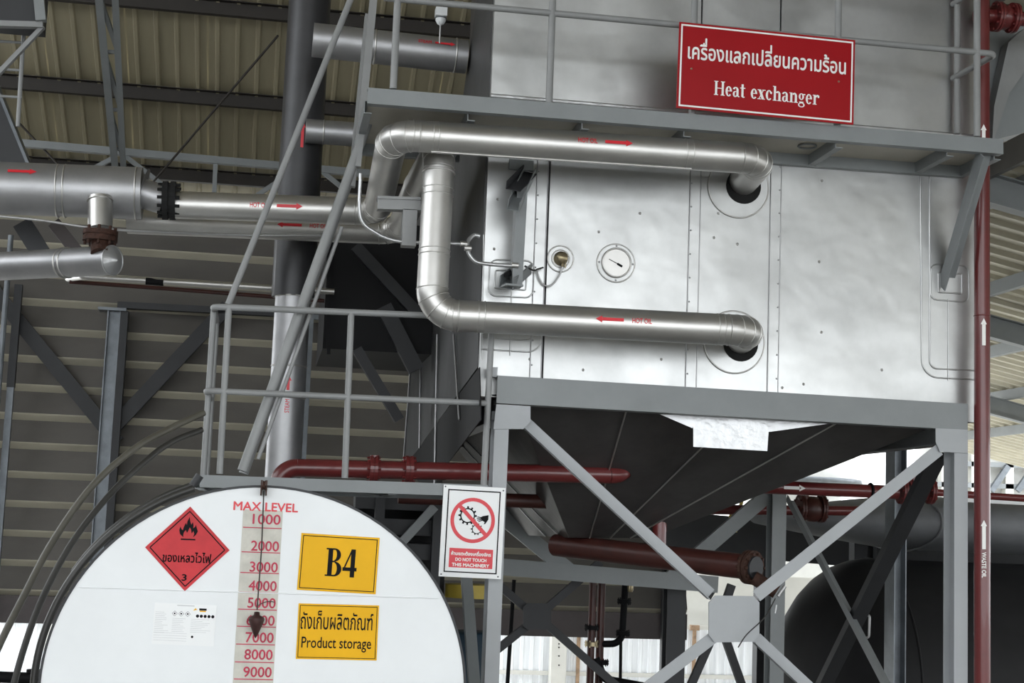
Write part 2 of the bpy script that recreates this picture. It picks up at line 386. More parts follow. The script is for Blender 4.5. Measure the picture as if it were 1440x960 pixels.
# serif letters drawn from stems, bowls and serifs
def serif_text(s, space=0.30):
    out = []; X = 0.0; T = 0.135; t = 0.036; xh = 0.46; ch = 0.66; sv = 0.06
    def R(x0, y0, x1, y1): out.append(rect(X+x0, y0, X+x1, y1))
    def A(cx, cy, rx, ry, a0, a1, wt=T, wn=t+0.012, n=18):
        for i in range(n):
            a = math.radians(a0+(a1-a0)*i/n); b = math.radians(a0+(a1-a0)*(i+1)/n)
            o = lambda q: (X+cx+rx*math.cos(q), cy+ry*math.sin(q)); k = lambda q: (X+cx+(rx-wt)*math.cos(q), cy+(ry-wn)*math.sin(q))
            out.append([k(a), o(a), o(b), k(b)])
    def S(x, y, wd=T): R(x-sv, y, x+wd+sv, y+t)            # slab serif under or over a stem
    def D(x0, y0, x1, y1, wd): out.append([(X+x0, y0), (X+x0+wd, y0), (X+x1+wd, y1), (X+x1, y1)])
    for c in s:
        if c == ' ': X += space; continue
        if c == 'H':
            R(0.06, 0, 0.06+T, ch); R(0.47, 0, 0.47+T, ch); R(0.06+T, ch/2-t/2, 0.47, ch/2+t/2)
            for x in (0.06, 0.47): S(x, 0); S(x, ch-t)
            wd = 0.70
        elif c in 'ec':
            A(0.21, xh/2, 0.2, xh/2+0.01, 35 if c == 'c' else 0, 320, T, t+0.01, 22)
            if c == 'e': R(0.05, xh/2, 0.40, xh/2+t); 
            else: out.append([(X+x, y) for x, y in circ(0.34, xh*0.76, 0.06, 14)])
            wd = 0.45
        elif c == 'a':
            R(0.24, 0.03, 0.24+T, xh*0.72); A(0.19, xh*0.70, 0.185, xh*0.31, 0, 165, T, t+0.01, 12)
            A(0.17, xh*0.28, 0.155, xh*0.31, 60, 330, T*0.9, t, 16); R(0.34, 0, 0.44, 0.045); wd = 0.47
        elif c == 't':
            R(0.08, 0.03, 0.08+T, 0.62); R(0, xh-t*1.2, 0.32, xh); A(0.21, 0.10, 0.13, 0.11, 180, 320, T*0.7, t, 8); wd = 0.36
        elif c == 'x':
            D(0.25, 0, 0.03, xh, T*1.25); D(0.03, 0, 0.33, xh, t*1.6)
            for x, y in ((-0.02, 0), (0.23, 0), (-0.02, xh-t), (0.26, xh-t)): R(x, y, x+0.22, y+t)
            wd = 0.49
        elif c in 'hnr':
            top = ch+0.03 if c == 'h' else xh
            R(0.06, 0, 0.06+T, top); S(0.06, 0); R(-0.0, top-t, 0.07, top)
            if c == 'r': A(0.30, xh*0.70, 0.13, xh*0.32, 50, 170, 0.07, t+0.03, 8); out.append([(X+x, y) for x, y in circ(0.36, xh*0.84, 0.065, 14)]); wd = 0.43
            else: R(0.35, 0, 0.35+T, xh*0.68); S(0.35, 0); A(0.325, xh*0.66, 0.16, xh*0.35, 0, 150, T, t+0.02, 12); wd = 0.57
        elif c == 'g':
            A(0.19, xh*0.68, 0.17, xh*0.34, 0, 360, T*0.85, t, 24); A(0.20, -0.075, 0.21, 0.115, 0, 360, T*0.6, t+0.008, 24)
            R(0.06, 0.03, 0.34, 0.08); R(0.30, xh*0.86, 0.44, xh*0.97); wd = 0.46
        elif c == 'B':
            R(0.07, 0, 0.07+T*1.1, ch); R(0, 0, 0.3, t); R(0, ch-t, 0.3, ch); R(0.15, ch*0.53-t/2, 0.32, ch*0.53+t/2)
            A(0.28, ch*0.765, 0.20, ch*0.235, -90, 90, T, t, 14); A(0.29, ch*0.265, 0.235, ch*0.265, -90, 90, T*1.1, t, 14); wd = 0.55
        elif c == '4':
            R(0.26, 0, 0.26+T*1.05, ch); R(0.01, ch*0.22, 0.47, ch*0.22+0.085); D(0.01, ch*0.24, 0.27, ch, 0.05); wd = 0.48
        X += wd
    return out
# ------------------------------------------------------------------ distances (metres along Y) of the main planes
Y_TANK, Y_WALK, Y_DECK, Y_PIPE, Y_FRAME, Y_BOX, Y_WALL = 7.10, 8.73, 8.33, 8.42, 8.79, 8.90, 17.0
FLOOR = -0.70
XD, YD, ZD = V((1, 0, 0)), V((0, 1, 0)), V((0, 0, 1))

# ================================================================== THE SETTING
def build_setting():
    fl = mesh('floor', *(lambda g: (g.v, g.f))(slab(-30, 45, -30, 17.5, FLOOR-0.2, FLOOR)), 'concrete'); fl['kind'] = 'structure'
    fl = mesh('floor', *(lambda g: (g.v, g.f))(slab(-40, 60, 17.5, 80, -1.9, -1.7)), 'yard'); fl['kind'] = 'structure'; fl['label'] = 'lower concrete yard outside the back wall'
    # back wall of wide horizontal cladding boards
    xl = P(-150, 500, Y_WALL).x; xr = P(965, 800, Y_WALL).x
    wb = struct('wall_back', (xl, Y_WALL, 0.72))
    pitch = 0.315; zb = 0.80; n = 14
    g = G(); prof = [(0.0, pitch), (-0.085, 0.075), (-0.075, 0.06), (0.0, 0.0), (0.012, 0.0), (0.012, pitch)]
    vs = [V((0, y, z)) for y, z in prof]+[V((xr-xl, y, z)) for y, z in prof]; k = len(prof)
    g.add(vs, [[i, (i+1) % k, k+(i+1) % k, k+i] for i in range(k)]+[list(range(k))[::-1], list(range(k, 2*k))])
    first = None
    for i in range(n):
        if first is None:
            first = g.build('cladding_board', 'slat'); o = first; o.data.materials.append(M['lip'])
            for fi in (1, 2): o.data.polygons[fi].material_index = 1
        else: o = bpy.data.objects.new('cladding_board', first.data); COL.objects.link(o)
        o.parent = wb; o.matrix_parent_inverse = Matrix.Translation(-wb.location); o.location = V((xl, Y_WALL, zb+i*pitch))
    t = beam('bottom_trim', V((xl, Y_WALL-0.02, 0.66)), V((xr, Y_WALL-0.02, 0.675)), 0.14, 0.29, 'browntrim', wb)
    # main roof: sheets on purlins, falling towards the back wall, and the other slope towards the open front
    ce = struct('ceiling', (xl, Y_WALL, 5.2)); TA = 0.50; z0 = 5.25
    RZ = lambda Y: z0+TA*(Y_WALL+0.3-Y)
    pw = 0.80; prof = []
    for i in range(4):
        x = i*0.20; prof += [(x, 0), (x+0.075, 0), (x+0.090, -0.035), (x+0.120, -0.035), (x+0.135, 0)]
    prof.append((pw+0.01, 0)); k = len(prof); YR = 7.5
    vs = [V((x, Y_WALL+0.3, RZ(Y_WALL+0.3)+d)) for x, d in prof]+[V((x, YR, RZ(YR)+d)) for x, d in prof]
    fs = [[i, i+1, k+i+1, k+i] for i in range(k-1)]
    first = None; xa = -9.6; ns = 20
    for i in range(ns):
        if first is None: first = mesh('roof_sheet', vs, fs, 'roof'); o = first
        else: o = bpy.data.objects.new('roof_sheet', first.data); COL.objects.link(o)
        o.parent = ce; o.matrix_parent_inverse = Matrix.Translation(-ce.location); o.location = V((xa+i*pw, 0, 0))
    for t in (0.35, 1.50, 2.66, 3.82, 4.98, 6.14, 7.3):
        Y = Y_WALL+0.3-0.3-t; z = RZ(Y)-0.11
        beam('purlin', V((xa, Y, z)), V((xa+ns*pw, Y, z)), 0.07, 0.15, 'purlin', ce, 'C')
    YF = FRONT_ROOF_END; zf = RZ(YR)-0.215*(YR-YF); g = G(); hx = V(((ns*pw)/2, 0, 0)); mid = V((xa+ns*pw/2, (YR+YF)/2, (RZ(YR)+zf)/2))
    sl = V((0, (YR-YF)/2, (RZ(YR)-zf)/2)); q_box(g, mid, hx, sl, V((0, 0, 0.015))); g.build('unseen_roof_slope', 'roof', ce)  # unseen front slope, pitched to shade the upper panels
    # roof over the bay on the right, falling to the right, ribs along the fall
    cr = struct('ceiling', (5.3, 10, 5.2)); K = 0.2; zz = lambda X: 5.42-K*(X-6.0)
    prof = []; yy = 9.0
    for i in range(3): y = i*0.333; prof += [(y, 0), (y+0.15, 0), (y+0.18, -0.05), (y+0.25, -0.05), (y+0.28, 0)]
    prof.append((1.01, 0)); k = len(prof); x0, x1 = 5.05, 17.0
    vs = [V((x0, y, zz(x0)+d)) for y, d in prof]+[V((x1, y, zz(x1)+d)) for y, d in prof]
    fs = [[i, k+i, k+i+1, i+1] for i in range(k-1)]; first = None
    for i in range(20):
        if first is None: first = mesh('roof_sheet', vs, fs, 'roof_light'); o = first
        else: o = bpy.data.objects.new('roof_sheet', first.data); COL.objects.link(o)
        o.parent = cr; o.matrix_parent_inverse = Matrix.Translation(-cr.location); o.location = V((0, 9.6+i*1.0, 0))
    g = G(); mid = V(((x0+x1)/2, 1.8, zz((x0+x1)/2))); q_box(g, mid, V(((x1-x0)/2, 0, -K*(x1-x0)/2)), V((0, 7.8, 0)), ZD*0.01); g.build('unseen_roof_slope', 'roof_light', cr)  # unseen front stretch, added to cover the bay from the sky
    for X in (5.3, 6.9, 8.5, 10.1, 11.7, 13.3):
        beam('purlin', V((X, 9.6, zz(X)-0.13)), V((X, 29.6, zz(X)-0.13)), 0.08, 0.16, 'grey', cr, 'C')
    for Y in (12.6, 17.5, 22.4):
        beam('rafter', V((5.1, Y, zz(5.1)-0.36)), V((16, Y, zz(16)-0.36)), 0.16, 0.28, 'grey', cr, 'I')
    xw = xa+ns*pw-0.05; pts = [(Y_WALL+0.3, 5.05), (YF, 5.05), (YF, zf-0.03), (YR, RZ(YR)-0.03), (Y_WALL+0.3, RZ(Y_WALL+0.3)-0.03)]; n5 = len(pts)
    vs = [V((xw+d, y, z)) for d in (0, 0.05) for y, z in pts]
    o = mesh('wall_right_blocker', vs, [list(range(n5)), list(range(n5, 2*n5))[::-1]]+[[i, n5+i, n5+(i+1) % n5, (i+1) % n5] for i in range(n5)], 'slat'); o['kind'] = 'structure'  # unseen wall added to keep sky light off the panels
    g = G(); abox(g, -9.75, -9.6, -6, Y_WALL+0.3, FLOOR, 5.3); o = g.build('wall_left_blocker', 'slat'); o['kind'] = 'structure'  # unseen wall added to darken the inside of the shed
    # pale low wall panel and dark wall of the bay on the right
    a = P(958, 806, 23.6); b = P(1215, 880, 23.6); b.z = -1.7
    g = G(); abox(g, a.x, b.x, 23.6, 23.7, b.z, a.z); o = g.build('wall_yard', 'cream'); o['kind'] = 'structure'
def slab(x0, x1, y0, y1, z0, z1):
    g = G(); abox(g, x0, x1, y0, y1, z0, z1); return g
FRONT_ROOF_END = -6.0
build_setting()

def build_wall_frame():
    Y = Y_WALL-0.32
    # wall columns and bracing
    c = thing('wall_column', 'tall weathered steel wall column with cap plate between two diagonal braces', 'column', P(130, 800, Y)*1.0)
    a = P(155, 436, Y); b = P(131, 830, Y); b = V((a.x, Y, FLOOR)); h = 17*mpp(a)
    g = G(); q_extr(g, profile('I', 0.16, h*1.05), V((a.x+0.04, Y+0.1, FLOOR)), V((a.x+0.04, Y+0.1, a.z)), V((1, 0, 0))); g.build('shaft', 'steel', c)
    g = G(); abox(g, a.x-0.13, a.x+0.17, Y-0.02, Y+0.22, a.z, a.z+0.03); g.build('cap_plate', 'steel', c)
    g = G(); abox(g, a.x+0.11, a.x+0.19, Y+0.02, Y+0.16, FLOOR, a.z); g.build('flange', 'darkgrey', c)
    d = thing('wall_brace', 'dark diagonal wall brace running down right to the cap-plated wall column', 'brace', P(60, 500, Y))
    bar('strut', (-20, 395), (165, 622), Y+0.1, 20, 0.08, 'darkgrey', d)
    d = thing('wall_brace', 'dark diagonal wall brace running down left from the railing to the wall column', 'brace', P(240, 520, Y))
    bar('strut', (320, 430), (150, 610), Y+0.1, 20, 0.08, 'darkgrey', d)
    d = thing('wall_girt', 'dark thin horizontal girt at the top of the wall column', 'beam', P(170, 432, Y)); bar('girt', (165, 428), (470, 444), Y+0.1, 9, 0.1, 'darkgrey', d, 'C')
    d = thing('wall_post', 'thin grey wall post with black upper half near the big silver header', 'post', V((P(20, 440, Y).x, Y, FLOOR)))
    x = P(22, 460, Y).x; z = P(22, 545, Y).z; zt = P(22, 400, Y).z
    beam('lower_shaft', V((x, Y, FLOOR)), V((x, Y, z)), 0.07, 0.07, 'steel', d); beam('upper_shaft', V((x, Y, z)), V((x, Y, zt)), 0.08, 0.08, 'darkgrey', d)
    d = thing('wall_post', 'slim bright conduit standing against the cladding under the silver header', 'pipe', V((P(4, 440, Y).x, Y, FLOOR)))
    x = P(5, 460, Y-0.3).x; tube('tube', [V((x, Y-0.3, FLOOR)), V((x, Y-0.3, P(5, 330, Y-0.3).z))], 0.03, 'steel', d)
    d = thing('wall_post', 'grey slotted strut standing on the cladding behind the steam riser', 'post', V((P(434, 440, Y).x, Y, FLOOR)))
    x = P(436, 460, Y).x; beam('shaft', V((x, Y, FLOOR)), V((x, Y, P(436, 440, Y).z)), 0.07, 0.07, 'steel', d, 'C'); bar('arm', (430, 445), (470, 447), Y, 7, 0.05, 'steel', d)
    # lattice rafter under the roof
    r = thing('lattice_rafter', 'grey lattice rafter of two angle chords below the beige roof', 'rafter', P(165, 235, 16.0))
    p = lambda x, y, Y: P(x, y, Y)
    A0, A1 = p(139, -12, 13.2), p(163, 240, 15.9); B0, B1 = p(162, -12, 13.2), p(174, 240, 15.9)
    beam('chord', A0, A1, 0.07, 0.07, 'grey', r, 'L'); beam('chord', B0, B1, 0.06, 0.06, 'grey', r, 'L')
    for s0, s1 in ((0.02, 0.30), (0.30, 0.30), (0.30, 0.62), (0.62, 0.62), (0.62, 0.92), (0.86, 0.86)):
        beam('lacing', A0.lerp(A1, s0), B0.lerp(B1, s1), 0.04, 0.03, 'grey', r)
    t = thing('roof_truss', 'slim grey horizontal truss with diagonal webs in front of the beige roof', 'truss', P(160, 220, 15.9))
    bar('top_chord', (-30, 195), (520, 243), 15.9, 10, 0.08, 'grey', t)
    for a, b in (((158, 222), (105, 250)), ((175, 218), (232, 262)), ((303, 230), (301, 275)), ((450, 238), (480, 262)), ((390, 255), (360, 275))): bar('web', a, b, 15.92, 6, 0.05, 'grey', t)
    for lab, a, b in (('thin dark sag rod slanting from the upper purlin to the rusty coupling', (391, 50), (205, 268)), ('thin dark sag rod slanting above the big silver header', (26, 172), (88, 238))):
        d = thing('sag_rod', lab, 'rod', P(*a, 14.5)); A = PRoof(*a); B = P(*b, 15.88); tube('rod', [A, B], 0.012, 'purlin', d, 6)
build_wall_frame()

def build_outside():
    # zinc fence outside the back wall: sheets, rails, rusty posts
    Yf = 23.0; GZ = -1.7
    for nm, x0, x1, lab in (('a', -40, 95, 'zinc sheet fence seen under the cladding beside the white tank'), ('b', 640, 1120, 'white zinc sheet fence with rusty posts seen through the steel frame')):
        xa, xb = P(x0, 900, Yf).x, P(x1, 900, Yf).x; zt = P((x0+x1)/2, 880 if nm == 'b' else 833, Yf).z
        f = thing('sheet_fence', lab, 'fence', V((xa, Yf, GZ))); prof = []; pw = 0.62
        for i in range(4): x = i*pw/4; prof += [(x, 0), (x+0.07, 0), (x+0.085, -0.03), (x+0.125, -0.03), (x+0.14, 0)]
        prof.append((pw, 0)); k = len(prof)
        vs = [V((x, y, GZ)) for x, y in prof]+[V((x, y, zt)) for x, y in prof]; fs = [[i, i+1, k+i+1, k+i] for i in range(k-1)]; first = None
        n = int((xb-xa)/pw)+1
        for i in range(n):
            if first is None: first = mesh('fence_sheet', vs, fs, 'fence'); o = first
            else: o = bpy.data.objects.new('fence_sheet', first.data); COL.objects.link(o)
            o.parent = f; o.matrix_parent_inverse = Matrix.Translation(-f.location); o.location = V((xa+i*pw, Yf, 0))
        zr = P((x0+x1)/2, 948 if nm == 'b' else 871, Yf).z
        for z in (zr, zt+0.01): beam('rail', V((xa, Yf-0.06, z)), V((xb, Yf-0.06, z)), 0.04, 0.06, 'cream', f)
        if nm == 'b':
            for px in (812, 974):
                x = P(px, 900, Yf).x; beam('post', V((x, Yf-0.09, GZ)), V((x, Yf-0.09, zt+0.02)), 0.05, 0.05, 'rustpost', f)
                g = G(); abox(g, x-0.07, x+0.07, Yf-0.13, Yf-0.04, zt-0.03, zt+0.05); g.build('post_cap', 'rustpost', f)
    c = thing('fence_column', 'white concrete fence column with bolt holes in front of the zinc sheets', 'column', V((P(785, 900, Yf-0.3).x, Yf-0.3, GZ)))
    a = P(776, 885, Yf-0.3); b = P(797, 885, Yf-0.3); g = G(); abox(g, a.x, b.x, Yf-0.35, Yf-0.15, GZ, 0.75); g.build('shaft', 'cream', c)
    g = G()
    for py in (892, 905, 910, 922, 935): q_disc(g, P(786, py, Yf-0.35), -YD, 0.012, 0.004, 10)
    g.build('bolt_holes', 'black', c)
    c = thing('fence_column', 'cream concrete column beside the white tank under the cladding', 'column', V((P(72, 880, Yf-0.3).x, Yf-0.3, GZ)))
    a = P(64, 885, Yf-0.3); b = P(82, 885, Yf-0.3); g = G(); abox(g, a.x, b.x, Yf-0.35, Yf-0.15, GZ, 0.9); g.build('shaft', 'cream', c)
    g = G(); 
    for py in (850, 857, 864): q_disc(g, P(74, py, Yf-0.35), -YD, 0.012, 0.004, 10)
    g.build('bolt_holes', 'black', c)
    # silo and pale building beyond the frame
    Ys = 31.0; s = thing('silo', 'pale round silo with flared base ring behind the red pipe with white arrow', 'silo', V((P(1190, 900, Ys).x, Ys+1.3, FLOOR)))
    l, r = P(1050, 640, Ys), P(1232, 640, Ys); R = (r.x-l.x)/2; cx = (l.x+r.x)/2; zb = P(1180, 672, Ys).z
    lathe('shell', V((cx, Ys+R, zb)), ZD, [(0, R), (4.5, R)], 'silo', s, 40); lathe('base_ring', V((cx, Ys+R, zb-0.12)), ZD, [(0, R*1.05), (0.04, R*1.12), (0.12, R*1.12), (0.12, R)], 'steel', s, 40)
    lathe('skirt', V((cx, Ys+R, FLOOR)), ZD, [(0, R*0.8), (zb-0.12-FLOOR, R*0.8)], 'silo', s, 30)
    bz = thing('annex_building', 'pale grey steel building with open frames beyond the red waste oil pipe', 'building', V((P(1420, 700, 33).x, 33, FLOOR)))
    a, b = P(1300, 600, 33), P(1530, 700, 33); g = G(); abox(g, a.x, b.x, 33.3, 33.5, FLOOR, P(1420, 608, 33).z); g.build('wall', 'silo', bz)
    for px in (1330, 1372, 1420, 1462): x = P(px, 650, 33).x; beam('post', V((x, 33.1, FLOOR)), V((x, 33.1, a.z+0.2)), 0.2, 0.2, 'cream', bz)
    for py in (618, 650, 680): bar('girt', (1300, py), (1500, py+6), 33, 7, 0.15, 'grey', bz)
    bar('eave_beam', (1250, 592), (1500, 602), 32.6, 14, 0.2, 'grey', bz)
    for px in (1395, 1432): bar('knee_brace', (px, 690), (px+24, 655), 32.9, 8, 0.1, 'steel', bz)
build_outside()

# ================================================================== HEAT EXCHANGER
FB = Flat(P(680, 500, Y_BOX), XD, ZD)        # the plane of its front
def bx(px, py): return P(px, py, Y_BOX)
XL = bx(674, 500).x; XR = bx(1372, 500).x; ZB = bx(1000, 575).z; ZT = bx(700, -60).z+0.5
def build_exchanger():
    h = thing('heat_exchanger', 'large silver sheet-clad heat exchanger box raised on the grey steel frame', 'heat exchanger', V(((XL+XR)/2, Y_BOX, ZB-0.6)))
    g = G(); abox(g, XL+0.02, XR-0.02, Y_BOX+0.03, Y_BOX+1.3, ZB, ZT); g.build('core', 'sheet_dark', h)
    zmid = bx(700, 140).z            # joint hidden by the service platform
    seams = [674, 768, 977, 1088, 1372]; xs = [XL]+[bx(s, 380).x for s in seams[1:-1]]+[XR]
    def panel(x0, x1, z0, z1, m='panel'):
        g = G(); n = 0.0015; b = 0.004
        vs = [V((x0+n, Y_BOX+0.03, z0)), V((x1-n, Y_BOX+0.03, z0)), V((x1-n, Y_BOX+0.03, z1)), V((x0+n, Y_BOX+0.03, z1)), V((x0+n+b, Y_BOX, z0+b)), V((x1-n-b, Y_BOX, z0+b)), V((x1-n-b, Y_BOX, z1-b)), V((x0+n+b, Y_BOX, z1-b))]
        g.add(vs, [[0, 1, 5, 4], [1, 2, 6, 5], [2, 3, 7, 6], [3, 0, 4, 7], [4, 5, 6, 7]]); return g.build('front_panel', m, h)
    for a, b in zip(xs[:-1], xs[1:]): panel(a, b, ZB, zmid)
    us = [XL]+[bx(s, 20).x for s in (987, 1098)]+[XR]
    for a, b in zip(us[:-1], us[1:]): panel(a, b, zmid+0.02, ZT)
    g = G(); q_extr(g, [(0, 0), (0.05, 0), (0.05, 0.012), (0.012, 0.03), (0, 0.03)], V((XL, Y_BOX+0.005, zmid+0.004)), V((XR, Y_BOX+0.005, zmid+0.004))); g.build('flashing', 'bright', h)
    # cover strips over the joints with rivets
    for px in (758, 975, 1089):
        x = bx(px, 380).x; g = G(); wd = 0.034; abox(g, x-wd, x+wd, Y_BOX-0.005, Y_BOX+0.004, ZB, zmid-0.01); s = g.build('cover_strip', 'panel', h)
        for sx in (-wd, wd): tube('strip_edge', [V((x+sx, Y_BOX-0.005, ZB)), V((x+sx, Y_BOX-0.005, zmid-0.01))], 0.0035, 'clad_dull', s, 6)
        g = G(); z = ZB+0.06
        while z < zmid-0.05:
            for sx in ((0.024,) if px > 1000 else (-0.024,)): q_lathe(g, V((x+sx, Y_BOX-0.005, z)), -YD, [(0, 0.006), (0.003, 0.004), (0.004, 0.0)], 8)
            z += 0.15
        o = g.build('rivets', 'clad_dull', s); o['kind'] = 'stuff'
    # embossed rounded beads
    def bead(name, pts, rad, closed=False, r=0.005):
        p3 = [bx(*p)-YD*0.003 for p in pts]
        if closed: 
            m = (p3[0]+p3[1])/2; p3 = [m]+p3[1:]+[p3[0], m]
        tube(name, smooth_path(p3, rad, 6), r, 'panel', h, 6)
    bead('bead', [(1372, 534), (1296, 530), (1294, 240)], 0.11); bead('bead', [(1372, 521), (1307, 518), (1307, 240)], 0.05)
    bead('bead', [(1309, 371), (1362, 374), (1362, 425), (1308, 421)], 0.045, True); bead('bead', [(1319, 383), (1352, 385), (1352, 413), (1319, 411)], 0.01, True)
    bead('bead', [(689, 365), (751, 367), (749, 419), (686, 416)], 0.05, True); bead('bead', [(697, 380), (741, 382), (739, 408), (695, 405)], 0.01, True)
    bead('bead', [(676, 491), (760, 496), (763, 460)], 0.09); bead('bead', [(680, 475), (747, 479), (749, 465)], 0.04)
    for a, b in (((719, 408), (717, 500)), ((1333, 420), (1333, 535)), ((680, 330), (678, 505))): bead('bead', [a, b], 0.01, False, 0.004)
    # round collars where the hot oil pipes enter
    for cx, cy in ((1038, 263), (1032, 481)):
        c = bx(cx, cy); m = 44*mpp(c)
        k = disc('collar', c-YD*0.001, -YD, m, 0.006, 'panel', h, 44); ring('collar_rim', c-YD*0.006, YD, m, 0.005, 'clad', k, 44)
        dx, dy = (14, -2) if cy < 300 else (18, 4)
        disc('insulation_gap', bx(cx+dx*0.5, cy+dy*0.5)-YD*0.0075, -YD, 25.5*mpp(c), 0.004, 'near_black', k, 30)  # flat black disc drawn as the hole round the pipe
    # small screws scattered over the sheets
    g = G()
    for px, py in ((1004, 334), (1037, 343), (1152, 368), (1155, 467), (1156, 254), (842, 326), (1010, 300), (900, 300), (930, 505), (1240, 520), (1130, 540), (745, 505), (820, 520), (1190, 90), (1100, 545), (700, 280), (695, 350)):
        q_lathe(g, bx(px, py), -YD, [(0, 0.009), (0.004, 0.007), (0.006, 0.0)], 8)
    o = g.build('screws', 'clad', h); o['kind'] = 'stuff'
    # side faces
    zl = bx(674, 516).z; yb = 13.6; xs_ = XL-0.004
    lo = PXp(570, 655, XL); up1 = PXp(643, 123, XL); up0 = PXp(672, -4, XL)
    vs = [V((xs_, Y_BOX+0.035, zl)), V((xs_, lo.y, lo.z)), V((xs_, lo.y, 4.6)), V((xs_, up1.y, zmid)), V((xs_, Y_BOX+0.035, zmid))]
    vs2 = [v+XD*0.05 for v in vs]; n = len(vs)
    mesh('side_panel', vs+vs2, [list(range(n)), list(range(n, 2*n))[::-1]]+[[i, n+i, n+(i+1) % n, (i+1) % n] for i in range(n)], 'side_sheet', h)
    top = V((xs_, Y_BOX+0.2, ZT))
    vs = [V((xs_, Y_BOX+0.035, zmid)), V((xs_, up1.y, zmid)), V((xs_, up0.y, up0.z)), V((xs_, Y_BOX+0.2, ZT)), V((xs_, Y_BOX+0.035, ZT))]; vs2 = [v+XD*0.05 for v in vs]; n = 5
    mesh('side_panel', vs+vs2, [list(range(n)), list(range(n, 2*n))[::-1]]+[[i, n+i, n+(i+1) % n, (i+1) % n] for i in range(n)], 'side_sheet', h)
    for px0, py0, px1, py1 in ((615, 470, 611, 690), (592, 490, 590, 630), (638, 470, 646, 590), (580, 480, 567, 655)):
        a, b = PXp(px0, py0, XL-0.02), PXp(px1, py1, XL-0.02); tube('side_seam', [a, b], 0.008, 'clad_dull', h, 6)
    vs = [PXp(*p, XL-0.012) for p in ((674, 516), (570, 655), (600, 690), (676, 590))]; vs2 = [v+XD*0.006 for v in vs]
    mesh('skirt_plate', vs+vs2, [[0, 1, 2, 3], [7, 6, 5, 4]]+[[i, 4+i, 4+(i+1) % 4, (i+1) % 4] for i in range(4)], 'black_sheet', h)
    # hopper and chute under the box, a bright patch plate in front
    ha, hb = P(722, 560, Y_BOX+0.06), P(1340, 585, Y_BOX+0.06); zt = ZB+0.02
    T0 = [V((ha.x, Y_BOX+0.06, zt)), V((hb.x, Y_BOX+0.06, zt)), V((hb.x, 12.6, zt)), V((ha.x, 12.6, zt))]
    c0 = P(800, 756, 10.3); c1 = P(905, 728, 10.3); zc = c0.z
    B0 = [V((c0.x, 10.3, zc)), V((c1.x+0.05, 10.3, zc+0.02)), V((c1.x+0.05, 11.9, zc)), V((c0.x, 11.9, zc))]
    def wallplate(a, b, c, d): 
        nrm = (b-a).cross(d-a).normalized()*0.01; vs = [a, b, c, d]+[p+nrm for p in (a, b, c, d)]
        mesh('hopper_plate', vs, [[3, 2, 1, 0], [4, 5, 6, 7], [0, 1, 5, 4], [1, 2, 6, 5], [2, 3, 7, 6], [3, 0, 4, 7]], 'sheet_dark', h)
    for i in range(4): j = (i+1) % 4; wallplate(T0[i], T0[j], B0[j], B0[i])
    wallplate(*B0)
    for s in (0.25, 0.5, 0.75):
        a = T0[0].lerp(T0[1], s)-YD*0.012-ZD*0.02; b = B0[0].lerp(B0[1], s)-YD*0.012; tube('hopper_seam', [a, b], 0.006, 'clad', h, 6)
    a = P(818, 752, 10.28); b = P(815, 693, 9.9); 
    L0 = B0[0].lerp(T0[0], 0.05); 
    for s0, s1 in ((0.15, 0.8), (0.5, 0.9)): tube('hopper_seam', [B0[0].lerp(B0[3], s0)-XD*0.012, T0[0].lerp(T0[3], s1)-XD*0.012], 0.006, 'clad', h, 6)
    # bright plates below the beam
    Yp = Y_BOX+0.03
    def flatplate(name, pts, m, Y, th=0.006):
        vs = [P(*p, Y) for p in pts]; n = len(vs); vs2 = [v+YD*th for v in vs]
        mesh(name, vs+vs2, [list(range(n))[::-1], list(range(n, 2*n))]+[[i, (i+1) % n, n+(i+1) % n, n+i] for i in range(n)], m, h)
    flatplate('apron_plate', [(900, 570), (1180, 585), (1163, 596), (1082, 607), (974, 602)], 'bright', Yp)
    flatplate('patch_plate', [(975, 600), (1081, 604), (1079, 634), (975, 628)], 'bright', Yp-0.015)
build_exchanger()

